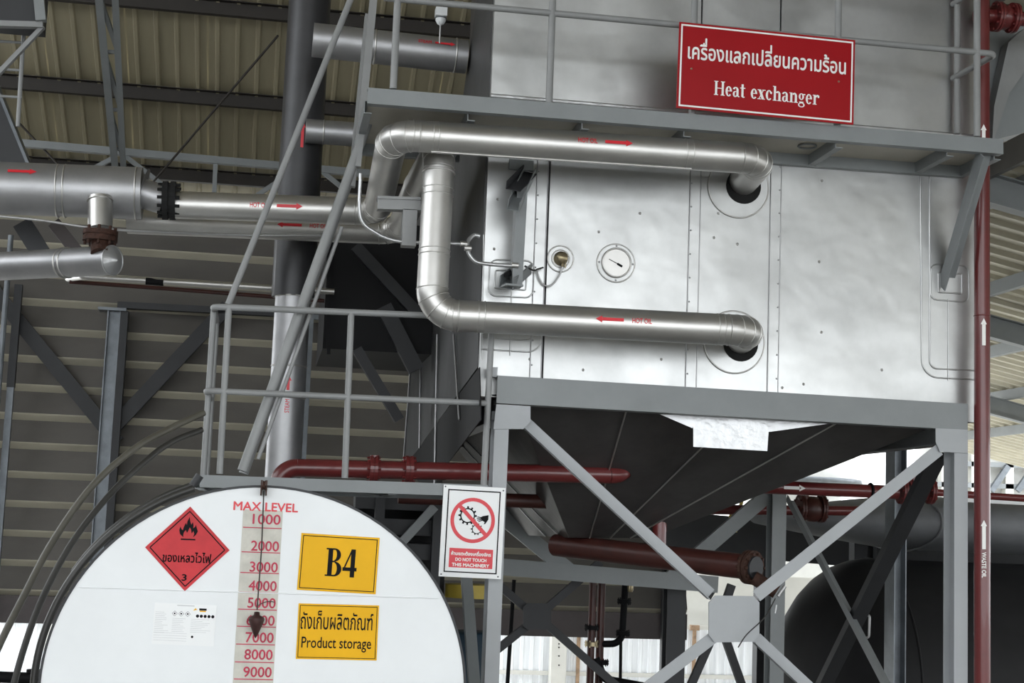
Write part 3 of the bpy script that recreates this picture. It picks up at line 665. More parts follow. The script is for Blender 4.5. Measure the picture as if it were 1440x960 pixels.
def build_frame():
    f = thing('support_frame', 'grey painted steel support frame with crossed braces under the silver exchanger', 'steel frame', V((P(715, 800, Y_FRAME).x, Y_FRAME, FLOOR)))
    Y = Y_FRAME; YR2 = 12.0
    ztop = P(1030, 568, Y).z
    xa0, xa1 = P(694, 640, Y).x, P(714, 640, Y).x; xb0, xb1 = P(1342, 700, Y).x, P(1361, 700, Y).x
    zl = P(705, 600, Y).z
    def col(x0, x1, Y, zt, m='frame'):
        beam('column', V(((x0+x1)/2, Y+0.075, FLOOR)), V(((x0+x1)/2, Y+0.075, zt)), 0.15, x1-x0, m, f, 'H', XD)
    col(xa0, xa1, Y, zl+0.1); col(xb0, xb1, Y, zl+0.06)
    w_ = xb1-xb0
    rl0 = P(612, 700, YR2).x; rr0 = P(1085, 800, YR2).x
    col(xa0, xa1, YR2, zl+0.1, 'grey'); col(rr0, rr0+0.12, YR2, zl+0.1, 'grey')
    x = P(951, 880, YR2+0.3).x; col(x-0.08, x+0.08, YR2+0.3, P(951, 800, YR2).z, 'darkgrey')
    # ring beam
    bar('beam', (699, 547), (1361, 586), Y-0.01, 38, 0.12, 'grey', f, 'C')
    for Xc in ((xa0+xa1)/2, (xb0+xb1)/2): beam('side_beam', V((Xc, Y+0.11, zl+0.12)), V((Xc, YR2+0.1, zl+0.12)), 0.1, 0.16, 'grey', f, 'I')
    beam('rear_beam', V((xa0, YR2+0.08, zl+0.12)), V((xb1, YR2+0.08, zl+0.12)), 0.1, 0.16, 'grey', f, 'I')
    # corner plates
    def plate(pts, Yp, m='frame', th=0.012, nm='gusset'):
        vs = [P(*p, Yp) for p in pts]; n = len(vs); vs2 = [v+YD*th for v in vs]
        return mesh(nm, vs+vs2, [list(range(n))[::-1], list(range(n, 2*n))]+[[i, (i+1) % n, n+(i+1) % n, n+i] for i in range(n)], m, f)
    plate([(698, 568), (746, 571), (746, 592), (736, 603), (694, 603)], Y-0.012)
    plate([(1316, 602), (1361, 604), (1361, 637), (1322, 635), (1316, 621)], Y-0.012)
    plate([(686, 516), (700, 516), (699, 530), (686, 529)], Y+0.02, th=0.05, nm='bearing_block')
    # front cross brace with octagonal centre plate
    bar('brace', (740, 592), (1003, 836), Y+0.01, 17, 0.06, 'frame', f, 'L'); bar('brace', (1068, 898), (1190, 1012), Y+0.01, 17, 0.06, 'frame', f, 'L')
    bar('brace', (1321, 632), (1064, 838), Y+0.01, 17, 0.06, 'frame', f, 'L'); bar('brace', (1003, 896), (880, 990), Y+0.01, 17, 0.06, 'frame', f, 'L')
    plate([(1006, 837), (1060, 838), (1068, 847), (1068, 892), (1060, 902), (1005, 903), (997, 893), (997, 847)], Y-0.015)
    # rear cross bracing
    Yr = YR2+0.05
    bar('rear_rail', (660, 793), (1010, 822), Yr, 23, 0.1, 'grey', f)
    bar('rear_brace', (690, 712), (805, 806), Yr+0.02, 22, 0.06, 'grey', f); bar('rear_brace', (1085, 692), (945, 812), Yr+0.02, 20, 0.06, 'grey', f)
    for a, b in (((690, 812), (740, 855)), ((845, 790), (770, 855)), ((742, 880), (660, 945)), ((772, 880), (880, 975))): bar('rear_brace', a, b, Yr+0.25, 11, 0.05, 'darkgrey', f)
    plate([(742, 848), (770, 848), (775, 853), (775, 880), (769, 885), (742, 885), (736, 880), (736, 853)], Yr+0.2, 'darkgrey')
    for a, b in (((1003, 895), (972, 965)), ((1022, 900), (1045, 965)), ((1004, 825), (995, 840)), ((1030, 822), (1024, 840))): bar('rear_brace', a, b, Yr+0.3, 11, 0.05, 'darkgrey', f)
    # right side cross brace, in the plane of the right columns
    X = (xb0+xb1)/2
    p = lambda px, py: PXp(px, py, X)
    def sidebar(a, b, w, m): 
        A, B = p(*a), p(*b); beam('side_brace', A, B, 0.06, w, m, f, 'box', XD)
    sidebar((1318, 640), (1140, 1000), 0.11, 'darkgrey'); 
    A, B = PXp(1112, 700, X-0.05), PXp(1275, 1010, X-0.05); beam('side_brace', A, B, 0.06, 0.07, 'grey', f, 'L', XD)
    # left side brace seen behind the notice
    Xl = (xa0+xa1)/2; A, B = PXp(655, 800, Xl), PXp(668, 980, Xl)
    beam('side_brace', A, B, 0.06, 0.07, 'grey', f, 'box', XD)
build_frame()

def build_platform():
    Y = Y_DECK
    t = thing('service_platform', 'grey steel service platform with handrail along the top of the exchanger', 'platform', P(960, 215, Y))
    b = bar('edge_beam', (517, 134), (1411, 206), Y, 22, 0.06, 'grey', t, 'C')
    A, B = P(519, 138, Y), P(1409, 205, Y); zt = lambda s: A.lerp(B, s)
    # deck plates between cross channels
    cuts = [0.0, 0.155, 0.33, 0.49, 0.735, 0.92, 1.0]; yb = Y_BOX-0.004
    for s0, s1 in zip(cuts[:-1], cuts[1:]):
        a, c = zt(s0), zt(s1); yy = yb if s0 > 0.16 else 9.35
        g = G(); vs = [V((a.x+0.004, Y+0.06, a.z-0.005)), V((c.x-0.004, Y+0.06, c.z-0.005)), V((c.x-0.004, yy, c.z-0.005)), V((a.x+0.004, yy, a.z-0.005))]; vs2 = [v+ZD*0.006 for v in vs]
        g.add(vs+vs2, [[3, 2, 1, 0], [4, 5, 6, 7], [0, 1, 5, 4], [1, 2, 6, 5], [2, 3, 7, 6], [3, 0, 4, 7]]); g.build('deck_plate', 'deck', t)
    for s in cuts:
        a = zt(s); yy = yb if s > 0.16 else 9.35
        beam('cross_channel', V((a.x, Y+0.06, a.z-0.035)), V((a.x, yy, a.z-0.035)), 0.045, 0.075, 'grey', t, 'C')
    a, c = zt(0.17), zt(1.0); beam('back_channel', V((a.x, yb-0.03, a.z-0.04)), V((c.x, yb-0.03, c.z-0.04)), 0.05, 0.07, 'grey', t)
    a = zt(0.0); c = zt(0.17); beam('back_channel', V((a.x, 9.37, a.z-0.04)), V((c.x, 9.37, c.z-0.04)), 0.05, 0.07, 'grey', t)
    p = P(1135, 212, 8.62); p.z = zt(0.69).z-0.012; ring('deck_hole_rim', p, ZD, 0.055, 0.006, 'grey', t, 24)
    # knee braces below, one at each visible end
    a = P(1389, 217, Y+0.03); b = PXp(1343, 408, a.x); beam('knee_brace', a, V((a.x, Y_BOX-0.01, P(1342, 405, Y_BOX).z)), 0.11, 0.10, 'grey', t, 'L', XD)
    # handrail
    posts = [(553, 125), (772, 145), (973, 162), (1177, 178), (1374, 192)]
    for px, py in posts:
        a = P(px, py, Y+0.02); tube('post', [a, a+ZD*1.0], 0.021, 'rail', t, 12)
    mid = [(535, -4), (772, 20), (955, 34), (1200, 60), (1398, 75)]
    a, b = P(540, -3, Y+0.02), P(1401, 76, Y+0.02); c = PXp(1352, 119, b.x-0.0)
    c = V((b.x-0.03, Y_BOX-0.02, b.z-0.0)); pts = smooth_path([a, b, c], 0.05, 5); tube('mid_rail', pts, 0.0195, 'rail', t, 12)
    a2, b2 = a+ZD*0.5, b+ZD*0.5; tube('top_rail', [a2, b2, c+ZD*0.5], 0.0195, 'rail', t, 12)
    r = P(1346, 188, Y_BOX-0.06); tube('post', [r, r+ZD*1.0], 0.02, 'rail', t, 12)
build_platform()

def build_walkway():
    Y = Y_WALK
    t = thing('access_walkway', 'grey steel access walkway with tube handrail behind the white tank', 'walkway', P(450, 690, Y))
    bar('edge_beam', (281, 676), (686, 690), Y, 17, 0.05, 'grey', t, 'C')
    A, B = P(281, 668, Y), P(686, 682, Y); dz = V((0, 0, 0))
    n = 6
    for i in range(n):
        a, c = A.lerp(B, i/n), A.lerp(B, (i+1)/n); vs = [V((a.x+0.003, Y+0.05, a.z-0.006)), V((c.x-0.003, Y+0.05, c.z-0.006)), V((c.x-0.003, Y+0.72, c.z-0.006)), V((a.x+0.003, Y+0.72, a.z-0.006))]; vs2 = [v+ZD*0.005 for v in vs]
        mesh('deck_plate', vs+vs2, [[3, 2, 1, 0], [4, 5, 6, 7], [0, 1, 5, 4], [1, 2, 6, 5], [2, 3, 7, 6], [3, 0, 4, 7]], 'grey', t)
    for i in range(4): a = A.lerp(B, i/3); beam('cross_channel', V((a.x, Y+0.05, a.z-0.04)), V((a.x, Y+0.72, a.z-0.04)), 0.05, 0.07, 'grey', t, 'C')
    a = A; beam('toe_plate', V((a.x, Y+0.72, a.z-0.03)), V((B.x, Y+0.72, B.z-0.03)), 0.03, 0.1, 'grey', t)
    posts = [((322, 430), (309, 666)), ((494, 440), (485, 672)), ((692, 452), (680, 684))]
    for a, b in posts:
        p, q = P(*b, Y+0.02), P(*a, Y+0.02); tube('post', [p, q], 0.019, 'rail', t, 12)
    yb = Y+0.66
    a = P(300, 431, Y+0.02); b = P(692, 447, Y+0.02); c = V((a.x, yb, a.z)); tube('top_rail', smooth_path([c, a, b], 0.05, 5), 0.019, 'rail', t, 12)
    a2 = P(290, 549, Y+0.02); b2 = P(686, 567, Y+0.02); c2 = V((a2.x, yb, a2.z)); tube('mid_rail', smooth_path([c2, a2, b2], 0.05, 5), 0.018, 'rail', t, 12)
    z0 = A.z
    for yy in (Y+0.14, yb): tube('post', [V((a.x, yy, z0)), V((a.x, yy, a.z))], 0.018, 'rail', t, 12)
    # stair up to the service platform
    s = thing('ship_stair', 'steep grey tube stair between the access walkway and the service platform', 'stair', P(340, 665, Y+0.1))
    lo, up = P(341, 662, Y+0.06), P(503, 212, Y+0.16); top = P(528, 142, Y+0.16)
    off = YD*0.55
    for k in (0, 1):
        o = off*k; g = G(); tube('stringer', [lo+o, up+o, top+o], 0.030, 'rail', s, 12)
        hr0, hr1 = P(321, 428, Y+0.06), P(520, -68, Y+0.16)
        if k == 0: tube('handrail', [hr0+o, hr1+o], 0.0195, 'rail', s, 12)
        beam('post', P(502, 235, Y+0.16)+o, P(527, -20, Y+0.16)+o, 0.045, 0.06, 'rail', s)
    for i in range(1, 9):
        a = lo.lerp(up, i/9); tube('rung', [a, a+off], 0.013, 'rail', s, 8)
    a, b = P(352, 645, Y+0.05), P(470, 318, Y+0.14); tube('lower_rail', [a+XD*0.045, b+XD*0.045], 0.012, 'rail', s, 10)
build_walkway()

# ================================================================== HOT OIL PIPEWORK
def flow(root, fr, px, py, L, s, word=None, wordL=0, gap=0.0, hgt=0.032, yoff=0.0, m='printred', first='word'):
    """flow arrow (s=+1 along the axis) with lettering, centred on a pixel"""
    x = fr.x_of(px, py); t = hgt*0.62
    decal('flow_arrow', arrow2(x-s*L/2, x+s*L/2, yoff, t, hgt*1.35, hgt*1.3), fr, m, root, 0.004)
    if word:
        tx = x+gap; decal('lettering', fit(text_polys(word, 0.012), tx, yoff, wordL, hgt), fr, m, root, 0.004)
def build_hot_oil():
    Y = Y_PIPE; r = 0.092
    # upper pipe: from the upper collar, along under the platform, back and down to the far run
    u = thing('hot_oil_pipe', 'silver clad hot oil pipe running under the platform with arrow pointing right', 'pipe', P(800, 205, Y))
    n0 = P(1038, 263, Y_BOX); R0 = P(1072, 224, Y); L0 = P(553, 189, Y); D1 = P(527, 312, 9.75); far = P(246, 288, 10.0)
    R0 = V((n0.x, Y, R0.z)); n0.z = R0.z
    R0.x = P(1072, 224, Y).x; n0.x = R0.x
    n1 = P(1044, 256, Y_BOX+0.02)
    D1.x = L0.x+0.02
    D1 = P(530, 298, 9.9)
    pipe(u, [n1, R0, L0, D1, far], r, 0.15, 'clad', True, 28)
    band(u, L0, R0, 0.06, r, 'clad', 0.02); band(u, L0, R0, 0.11, r, 'clad', 0.016); band(u, L0, R0, 0.79, r, 'clad', 0.02)
    g = G(); ta = (R0-L0).normalized()
    for i in range(14): q_lathe(g, L0.lerp(R0, 0.14+i*0.045)-ZD*(r)-YD*0.012, -ZD, [(0, 0.007), (0.004, 0.006), (0.006, 0)], 8)
    o = g.build('rivets', 'clad', u); o['kind'] = 'stuff'
    g = G(); a, b = L0.lerp(R0, 0.1), L0.lerp(R0, 0.8); q_tube(g, [a-ZD*r-YD*0.02, b-ZD*r-YD*0.02], 0.006, 6); g.build('seam', 'clad', u)
    flow(u, Wrap(L0, R0, r), 870, 205, 0.165, 1, 'HOT OIL', 0.115, -0.185, 0.030, 0.018)
    fw = Wrap(far, D1, r); flow(u, fw, 407, 293, 0.17, 1, 'HOT OIL', 0.12, -0.20, 0.032, 0.0)
    # lower pipe: from the lower collar left, up, back under the upper pipe and away to the left
    l = thing('hot_oil_pipe', 'silver clad hot oil return pipe with bend and arrow pointing left', 'pipe', P(800, 455, Y))
    R1 = P(1054, 465, Y); E1 = P(606, 442, Y+0.12)
    n2 = P(1041, 477, Y_BOX+0.02); T1 = P(619, 206, Y+0.21); T2 = P(560, 326, 10.4); far2 = P(180, 310, 10.5)
    pipe(l, [n2, R1, E1, T1, V((T1.x-0.03, 9.6, T1.z-0.02)), T2, far2], r, 0.15, 'clad', True, 28)
    band(l, E1, R1, 0.075, r, 'clad', 0.018); band(l, E1, R1, 0.155, r, 'clad', 0.018); band(l, E1, R1, 0.905, r, 'clad', 0.018)
    vt = V((T1.x, T1.y, T1.z)); band(l, E1, vt, 0.36, r, 'clad', 0.016); band(l, E1, vt, 0.72, r, 'clad', 0.02)
    ring('seam', E1.lerp(vt, 0.84), vt-E1, r*1.03, r*0.06, 'clad', l)
    flow(l, Wrap(E1, R1, r), 857, 449, 0.165, -1, 'HOT OIL', 0.115, 0.19, 0.030, 0.012)
    fw = Wrap(far2, T2, r); flow(l, fw, 407, 319, 0.17, -1, 'HOT OIL', 0.12, 0.20, 0.03, -0.0)
    # big header at the left
    h = thing('oil_header', 'thick silver clad oil header with red arrow and a stub branch below', 'pipe', P(100, 270, 10.0))
    a, b = P(-60, 262, 10.0), P(200, 272, 10.0); R = 0.172
    tube('barrel', [a, b], R, 'clad_dull', h, 36); c = P(231, 281, 10.0)
    g = G(); q_lathe(g, b, (c-b), [(0, R), (0.001, 0.115), (0.0, 0.115)], 32, False); q_tube(g, [b, c], 0.098, 28); g.build('reducer', 'clad_dull', h)
    for px in (82, 92, 192): p = P(px, 266+px*0.03, 10.0); ring('seam', p, b-a, R*1.003, 0.006, 'clad', h)
    flow(h, Wrap(a, b, R), 30, 243, 0.18, 1, None, 0, 0, 0.034, 0.085)
    flange('coupling', P(238, 282, 10.0), b-a, 0.128, 0.085, 'near_black', h, 12)
    s0, s1 = P(141, 278, 9.86), P(141, 322, 9.82); tube('stub', [s0, s1], 0.078, 'clad', h, 24); ring('seam', s0.lerp(s1, 0.1), s1-s0, 0.08, 0.005, 'clad', h)
    flange('stub_flange', P(141, 332, 9.8), ZD, 0.11, 0.07, 'rust', h, 8)
    # lower branch pipe with conical end
    k = thing('branch_pipe', 'silver clad branch pipe with pointed conical end below the oil header', 'pipe', P(80, 370, 9.7))
    a, b = P(-70, 378, 10.7), P(158, 366, 9.78); R = 0.096
    d = (b-a).normalized(); tube('barrel', [a, b], R, 'clad_dull', k, 30, cap=True); p = a.lerp(b, 0.74); ring('seam', p, d, R*1.004, 0.007, 'clad', k); ring('seam', a.lerp(b, 0.715), d, R*1.004, 0.007, 'clad', k)
    lathe('cone_end', b, d, [(-0.012, R*0.97), (0.001, R*0.97), (0.05, 0.0)], 'bright', k, 30, False); ring('end_rim', b, d, R*0.98, 0.006, 'bright', k)
    tube('neck', [P(141, 336, 9.8), P(141, 356, 9.76)], 0.06, 'rust', k, 20)
    # small pipes and cables at the left
    sp = thing('thin_pipe', 'slim shiny steam pipe with dark clamp below the conical pipe end', 'pipe', P(300, 402, 11.5))
    q = smooth_path([P(96, 392, 11.9), P(118, 389, 11.5), P(470, 410, 11.5)], 0.08, 4); tube('run', q, 0.024, 'clad', sp, 12); tube('clamp', [P(205, 395, 11.5), P(230, 397, 11.5)], 0.028, 'black', sp, 12)
    sp = thing('thin_pipe', 'slim dull pipe running beneath the shiny steam pipe', 'pipe', P(300, 412, 11.8)); tube('run', [P(98, 396, 11.8), P(250, 407, 11.8), P(470, 424, 11.8)], 0.016, 'redbrown', sp, 10)
    tag(tube('signal_cable', spline([P(-10, 303, 9.7), P(60, 310, 9.75), P(150, 322, 9.8), P(320, 330, 10.2), P(470, 331, 10.3)], 6), 0.008, 'cable', None, 8), 'thin pale cable slung beneath the oil header', 'cable')
    d = thing('chute', 'dark inclined steel chute with brighter edge above the oil header', 'chute', P(30, 230, 9.9))
    a, b = P(-40, 50, 10.35), P(44, 256, 10.35); beam('trough', a-XD*0.07, b-XD*0.07, 0.3, 0.19, 'darkgrey', d, 'box', XD); beam('edge_angle', a+XD*0.035, b+XD*0.035, 0.32, 0.02, 'steel', d, 'box', XD)  # lighter strip along the edge of the trough
    bar('strut', (30, 312), (60, 360), 10.6, 26, 0.1, 'darkgrey', d); bar('strut', (75, 312), (110, 356), 10.7, 18, 0.1, 'browntrim', d)
    # overhead gallery corner with ladder
    gl = thing('overhead_gallery', 'dark underside corner of an overhead gallery with grey edge channel', 'gallery', P(20, 30, 9.2))
    a, b = P(-80, 26, 9.2), P(58, 30, 9.2); g = G(); abox(g, a.x, b.x, 9.24, 9.40, a.z-0.0, a.z+0.5); g.build('side_sheet', 'darkgrey', gl)
    bar('edge_channel', (-80, 30), (60, 34), 9.2, 8, 0.05, 'rail', gl); beam('end_channel', V((b.x, 9.2, b.z)), V((b.x-0.05, 9.2, b.z+0.3)), 0.06, 0.06, 'grey', gl)
    bar('knee', (60, 36), (-20, 120), 9.22, 6, 0.04, 'rail', gl); rod('stanchion', (60, 30), (60, -20), 9.22, 4, 'rail', gl)
    ld = thing('ladder', 'thin grey ladder with rungs hanging below the overhead gallery', 'ladder', P(25, 175, 9.5))
    rod('stile', (34, 36), (25, 178), 9.5, 6, 'rail', ld); rod('stile', (-30, 32), (-38, 174), 9.5, 6, 'rail', ld)
    for y in (58, 97, 135): rod('rung', (-34, y-2), (31, y+2), 9.5, 4, 'rail', ld)
build_hot_oil()

def build_steam():
    s = thing('steam_riser', 'vertical steam riser, dark above and silver clad below, marked in red', 'pipe', P(400, 640, 11.0))
    Y = 11.0; lo = P(398, 662, Y); mid = P(409, 416, Y); top = P(409, 416, Y)
    x = lo.x; zb, zm = FLOOR, mid.z; rl = 25*mpp(lo)
    tube('lower_cladding', [V((x, Y, zb)), V((x, Y, zm))], rl, 'clad_dull', s, 28); tube('upper_cladding', [V((x, Y+0.02, zm-0.01)), V((x, Y+0.02, 7.6))], rl*1.22, 'riser_dark', s, 12)
    for py in (515, 560, 417): ring('seam', V((x, Y, P(400, py, Y).z)), ZD, rl*1.003, 0.006, 'clad', s)
    fr = Wrap(V((x, Y, zb)), V((x, Y, zm)), rl)
    fz = lambda py: P(397, py, Y).z-zb
    decal('flow_arrow', arrow2(fz(550), fz(528), -0.0, 0.02, 0.045, 0.045), fr, 'printred', s, 0.004)
    decal('lettering', fit(text_polys('STEAM', 0.01), fz(572), 0.0, fz(562)-fz(581), 0.032), fr, 'printred', s, 0.004)
    fr = Wrap(V((x, Y+0.02, zm)), V((x, Y+0.02, 7)), rl*1.22); z = P(422, 195, Y).z-zm
    decal('flow_arrow', arrow2(z-0.1, z+0.1, 0.0, 0.02, 0.04, 0.05), fr, 'printred', s, 0.006)
    t = thing('steam_pipe', 'dull silver steam pipe with red arrow entering the side of the exchanger', 'pipe', P(560, 70, 10.2))
    a, b = P(440, 56, 10.0), P(656, 80, 10.0); r = 24*mpp(a); tube('run', [a, b], r, 'clad_dull', t, 28)
    for px, py in ((527, 66), (640, 78)): ring('seam', P(px, py, 10.0), b-a, r*1.003, 0.006, 'clad', t)
    flow(t, Wrap(a, b, r), 626, 64, 0.14, 1, 'STEAM', 0.09, -0.14, 0.024, 0.04)
    t = thing('steam_pipe', 'dull silver pipe stub behind the steam riser under the stair post', 'pipe', P(470, 188, 10.8)); a, b = P(430, 184, 10.8), P(540, 192, 10.8); tube('run', [a, b], 17*mpp(a), 'clad_dull', t, 24)
    ring('seam', P(455, 186, 10.8), b-a, 17*mpp(a)*1.003, 0.006, 'clad', t)
    # lamp above the platform
    L = thing('bulkhead_lamp', 'small white hanging lamp with wire guard above the steam pipe', 'lamp', P(620, 30, 9.6))
    c = P(620, 22, 9.6); m = mpp(c)
    g = G(); q_box(g, c+ZD*4*m, XD*8*m, YD*8*m, ZD*6*m); g.build('housing', 'lampwhite', L)
    lathe('globe', c-ZD*2*m, -ZD, [(0, 7*m), (5*m, 7.5*m), (10*m, 5*m), (13*m, 0.0)], 'lampwhite', L, 20); tube('stem', [c+ZD*8*m, c+ZD*60*m], 2*m, 'steel', L, 8); tube('cable', [c-ZD*14*m, c-ZD*40*m], 1.2*m, 'cable', L, 6)
    ring('guard', c-ZD*4*m, ZD, 8*m, 0.8*m, 'steel', L); 
    # dark duct behind the pipe stanchion
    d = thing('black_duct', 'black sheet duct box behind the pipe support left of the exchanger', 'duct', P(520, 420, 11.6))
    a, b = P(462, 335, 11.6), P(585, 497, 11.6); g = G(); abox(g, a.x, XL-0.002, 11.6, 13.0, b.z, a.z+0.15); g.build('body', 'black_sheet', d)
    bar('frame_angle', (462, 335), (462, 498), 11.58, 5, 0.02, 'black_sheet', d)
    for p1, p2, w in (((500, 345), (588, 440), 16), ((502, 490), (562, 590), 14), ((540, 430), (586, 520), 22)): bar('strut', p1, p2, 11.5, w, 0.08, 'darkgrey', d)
    # T shaped pipe support
    p = thing('pipe_support', 'grey T-shaped pipe support standing between the two hot oil pipes', 'support', P(577, 340, 8.9))
    Yp = 8.75; bar('cross_arm', (531, 286), (592, 288), Yp, 15, 0.08, 'rail', p, 'C'); bar('arm_flange', (531, 277), (592, 279), Yp-0.01, 4, 0.1, 'rail', p); bar('stem', (577, 294), (575, 345), Yp, 20, 0.09, 'rail', p)
    # conduit and flexible leads
    c = thing('conduit', 'thin shiny conduit curving from the stair past the pipe bend to the exchanger', 'conduit', P(560, 335, 8.35))
    Yc = 8.78; a = [P(507, 244, Yc), P(507, 305, Yc), P(530, 328, Yc), P(560, 339, Yc), P(600, 341, Yc), P(652, 343, Yc)]; tube('rigid_tube', spline(a, 6), 0.011, 'bright', c, 8)
    a = [P(675, 332, 8.7), P(666, 331, 8.7), P(658, 340, 8.68), P(659, 355, 8.66), P(668, 367, 8.66), P(685, 371, 8.66), P(725, 374, 8.66)]; tube('flexible_tube', spline(a, 6), 0.012, 'bright', c, 8)
    for px, py in ((652, 343), (658, 349), (724, 373)): q = P(px, py, 8.66); tube('fitting', [q-XD*0.02, q+XD*0.02], 0.018, 'clad', c, 10)
    tube('lead', spline([P(738, 374, 8.8), P(750, 380, 8.84), P(757, 378, 8.85), P(764, 376, 8.86)], 4), 0.006, 'rubber', c, 6)
    # bracket on the exchanger face
    b = thing('steel_bracket', 'grey steel bracket with sloping arms bolted on the exchanger beside the gauge', 'bracket', P(730, 400, Y_BOX))
    bar('post', (735, 262), (727, 402), 8.66, 15, 0.10, 'grey', b, 'C')
    beam('upper_arm', P(745, 240, Y_BOX), P(722, 290, 8.52), 0.06, 0.075, 'grey', b, 'C', XD); beam('top_angle', P(746, 238, Y_BOX-0.02), P(722, 262, 8.55), 0.05, 0.09, 'darkgrey', b, 'L', XD)
    beam('foot_arm', P(738, 376, Y_BOX), P(712, 398, 8.62), 0.07, 0.09, 'grey', b, 'C', XD); beam('foot_plate', P(708, 401, 8.6), P(732, 403, 8.62), 0.1, 0.012, 'grey', b)
    tube('clamp_bolt', [P(712, 386, 8.62), P(722, 382, 8.8)], 0.016, 'black', b, 8)
    g = G(); abox(g, P(716, 236, Y_BOX-0.02).x, P(750, 236, Y_BOX-0.02).x, Y_BOX-0.03, Y_BOX-0.005, P(730, 240, Y_BOX).z, P(730, 226, Y_BOX).z); g.build('wall_plate', 'grey', b)
build_steam()

def build_instruments():
    c = bx(866, 370); m = mpp(c)
    g = thing('dial_gauge', 'round dial gauge with pale face set in a silver collar on the exchanger', 'gauge', c)
    k = disc('collar', c, -YD, 27.5*m, 0.006, 'panel', g, 44); ring('collar_rim', c-YD*0.006, YD, 27*m, 0.004, 'clad', k, 44)
    lathe('case', c-YD*0.004, -YD, [(0, 21.5*m), (0.02, 21.5*m), (0.024, 20.5*m), (0.024, 19.5*m), (0.014, 19*m)], 'clad', g, 40)
    f = disc('face', c-YD*0.012, -YD, 19.2*m, 0.004, 'dial', g, 40)
    fr = Flat(c-YD*0.016, XD, ZD)
    t = []
    for i in range(25):
        a = math.radians(225-270*i/24); r1 = (17.5 if i % 4 else 18.3)*m; r0 = 15.8*m; t.append(line2(r0*math.cos(a), r0*math.sin(a), r1*math.cos(a), r1*math.sin(a), 0.5*m))
    decal('scale_marks', t, fr, 'black', f, 0.0012)
    decal('needle', [line2(7*m, -4*m, -11*m, 4.5*m, 1.1*m), line2(8.5*m, -5*m, 1*m, -1.2*m, 3.2*m)], fr, 'black', f, 0.003)
    decal('dial_print', [rect(-1*m, 3*m, 6*m, 4*m), rect(0, 1.4*m, 7*m, 2.2*m), rect(-3*m, 7.4*m, 0.5*m, 8.3*m)], fr, 'greytext', f, 0.0012)
    gg = G()
    for dx, dz in ((24.3, 0), (-24.3, 0), (0, 24.3), (0, -24.3)): q_lathe(gg, c+V((dx*m, -0.006, dz*m)), -YD, [(0, 1.6*m), (0.003, 1.2*m), (0.004, 0)], 8)
    o = gg.build('screws', 'clad_dull', g); o['kind'] = 'stuff'
    c = bx(788, 364); m = mpp(c)
    s = thing('temperature_probe', 'brass temperature probe in a round collar with looping lead on the exchanger', 'sensor', c)
    k = disc('collar', c, -YD, 19*m, 0.006, 'panel', s, 40); ring('collar_rim', c-YD*0.006, YD, 18.5*m, 0.004, 'clad', k, 40); ring('inner_rim', c-YD*0.007, YD, 12.5*m, 0.004, 'clad', k, 36)
    lathe('probe_head', c-YD*0.006, -YD, [(0, 10*m), (0.02, 10*m), (0.03, 8*m), (0.05, 8.5*m), (0.062, 7*m), (0.066, 0)], 'brass', s, 24)
    tube('gland', [c+V((2*m, -0.04, -6*m)), c+V((2*m, -0.045, -13*m))], 2.4*m, 'brass', s, 10); tube('stopper', [c+V((6*m, -0.04, -4*m)), c+V((6*m, -0.04, -14*m))], 0.9*m, 'brass', s, 8)
    tube('lead', spline([c+V((2*m, -0.045, -12*m)), P(786, 388, 8.86), P(775, 401, 8.86), P(764, 400, 8.87), P(757, 388, 8.87), P(755, 378, 8.86)], 6), 0.0055, 'cable', s, 6)
build_instruments()

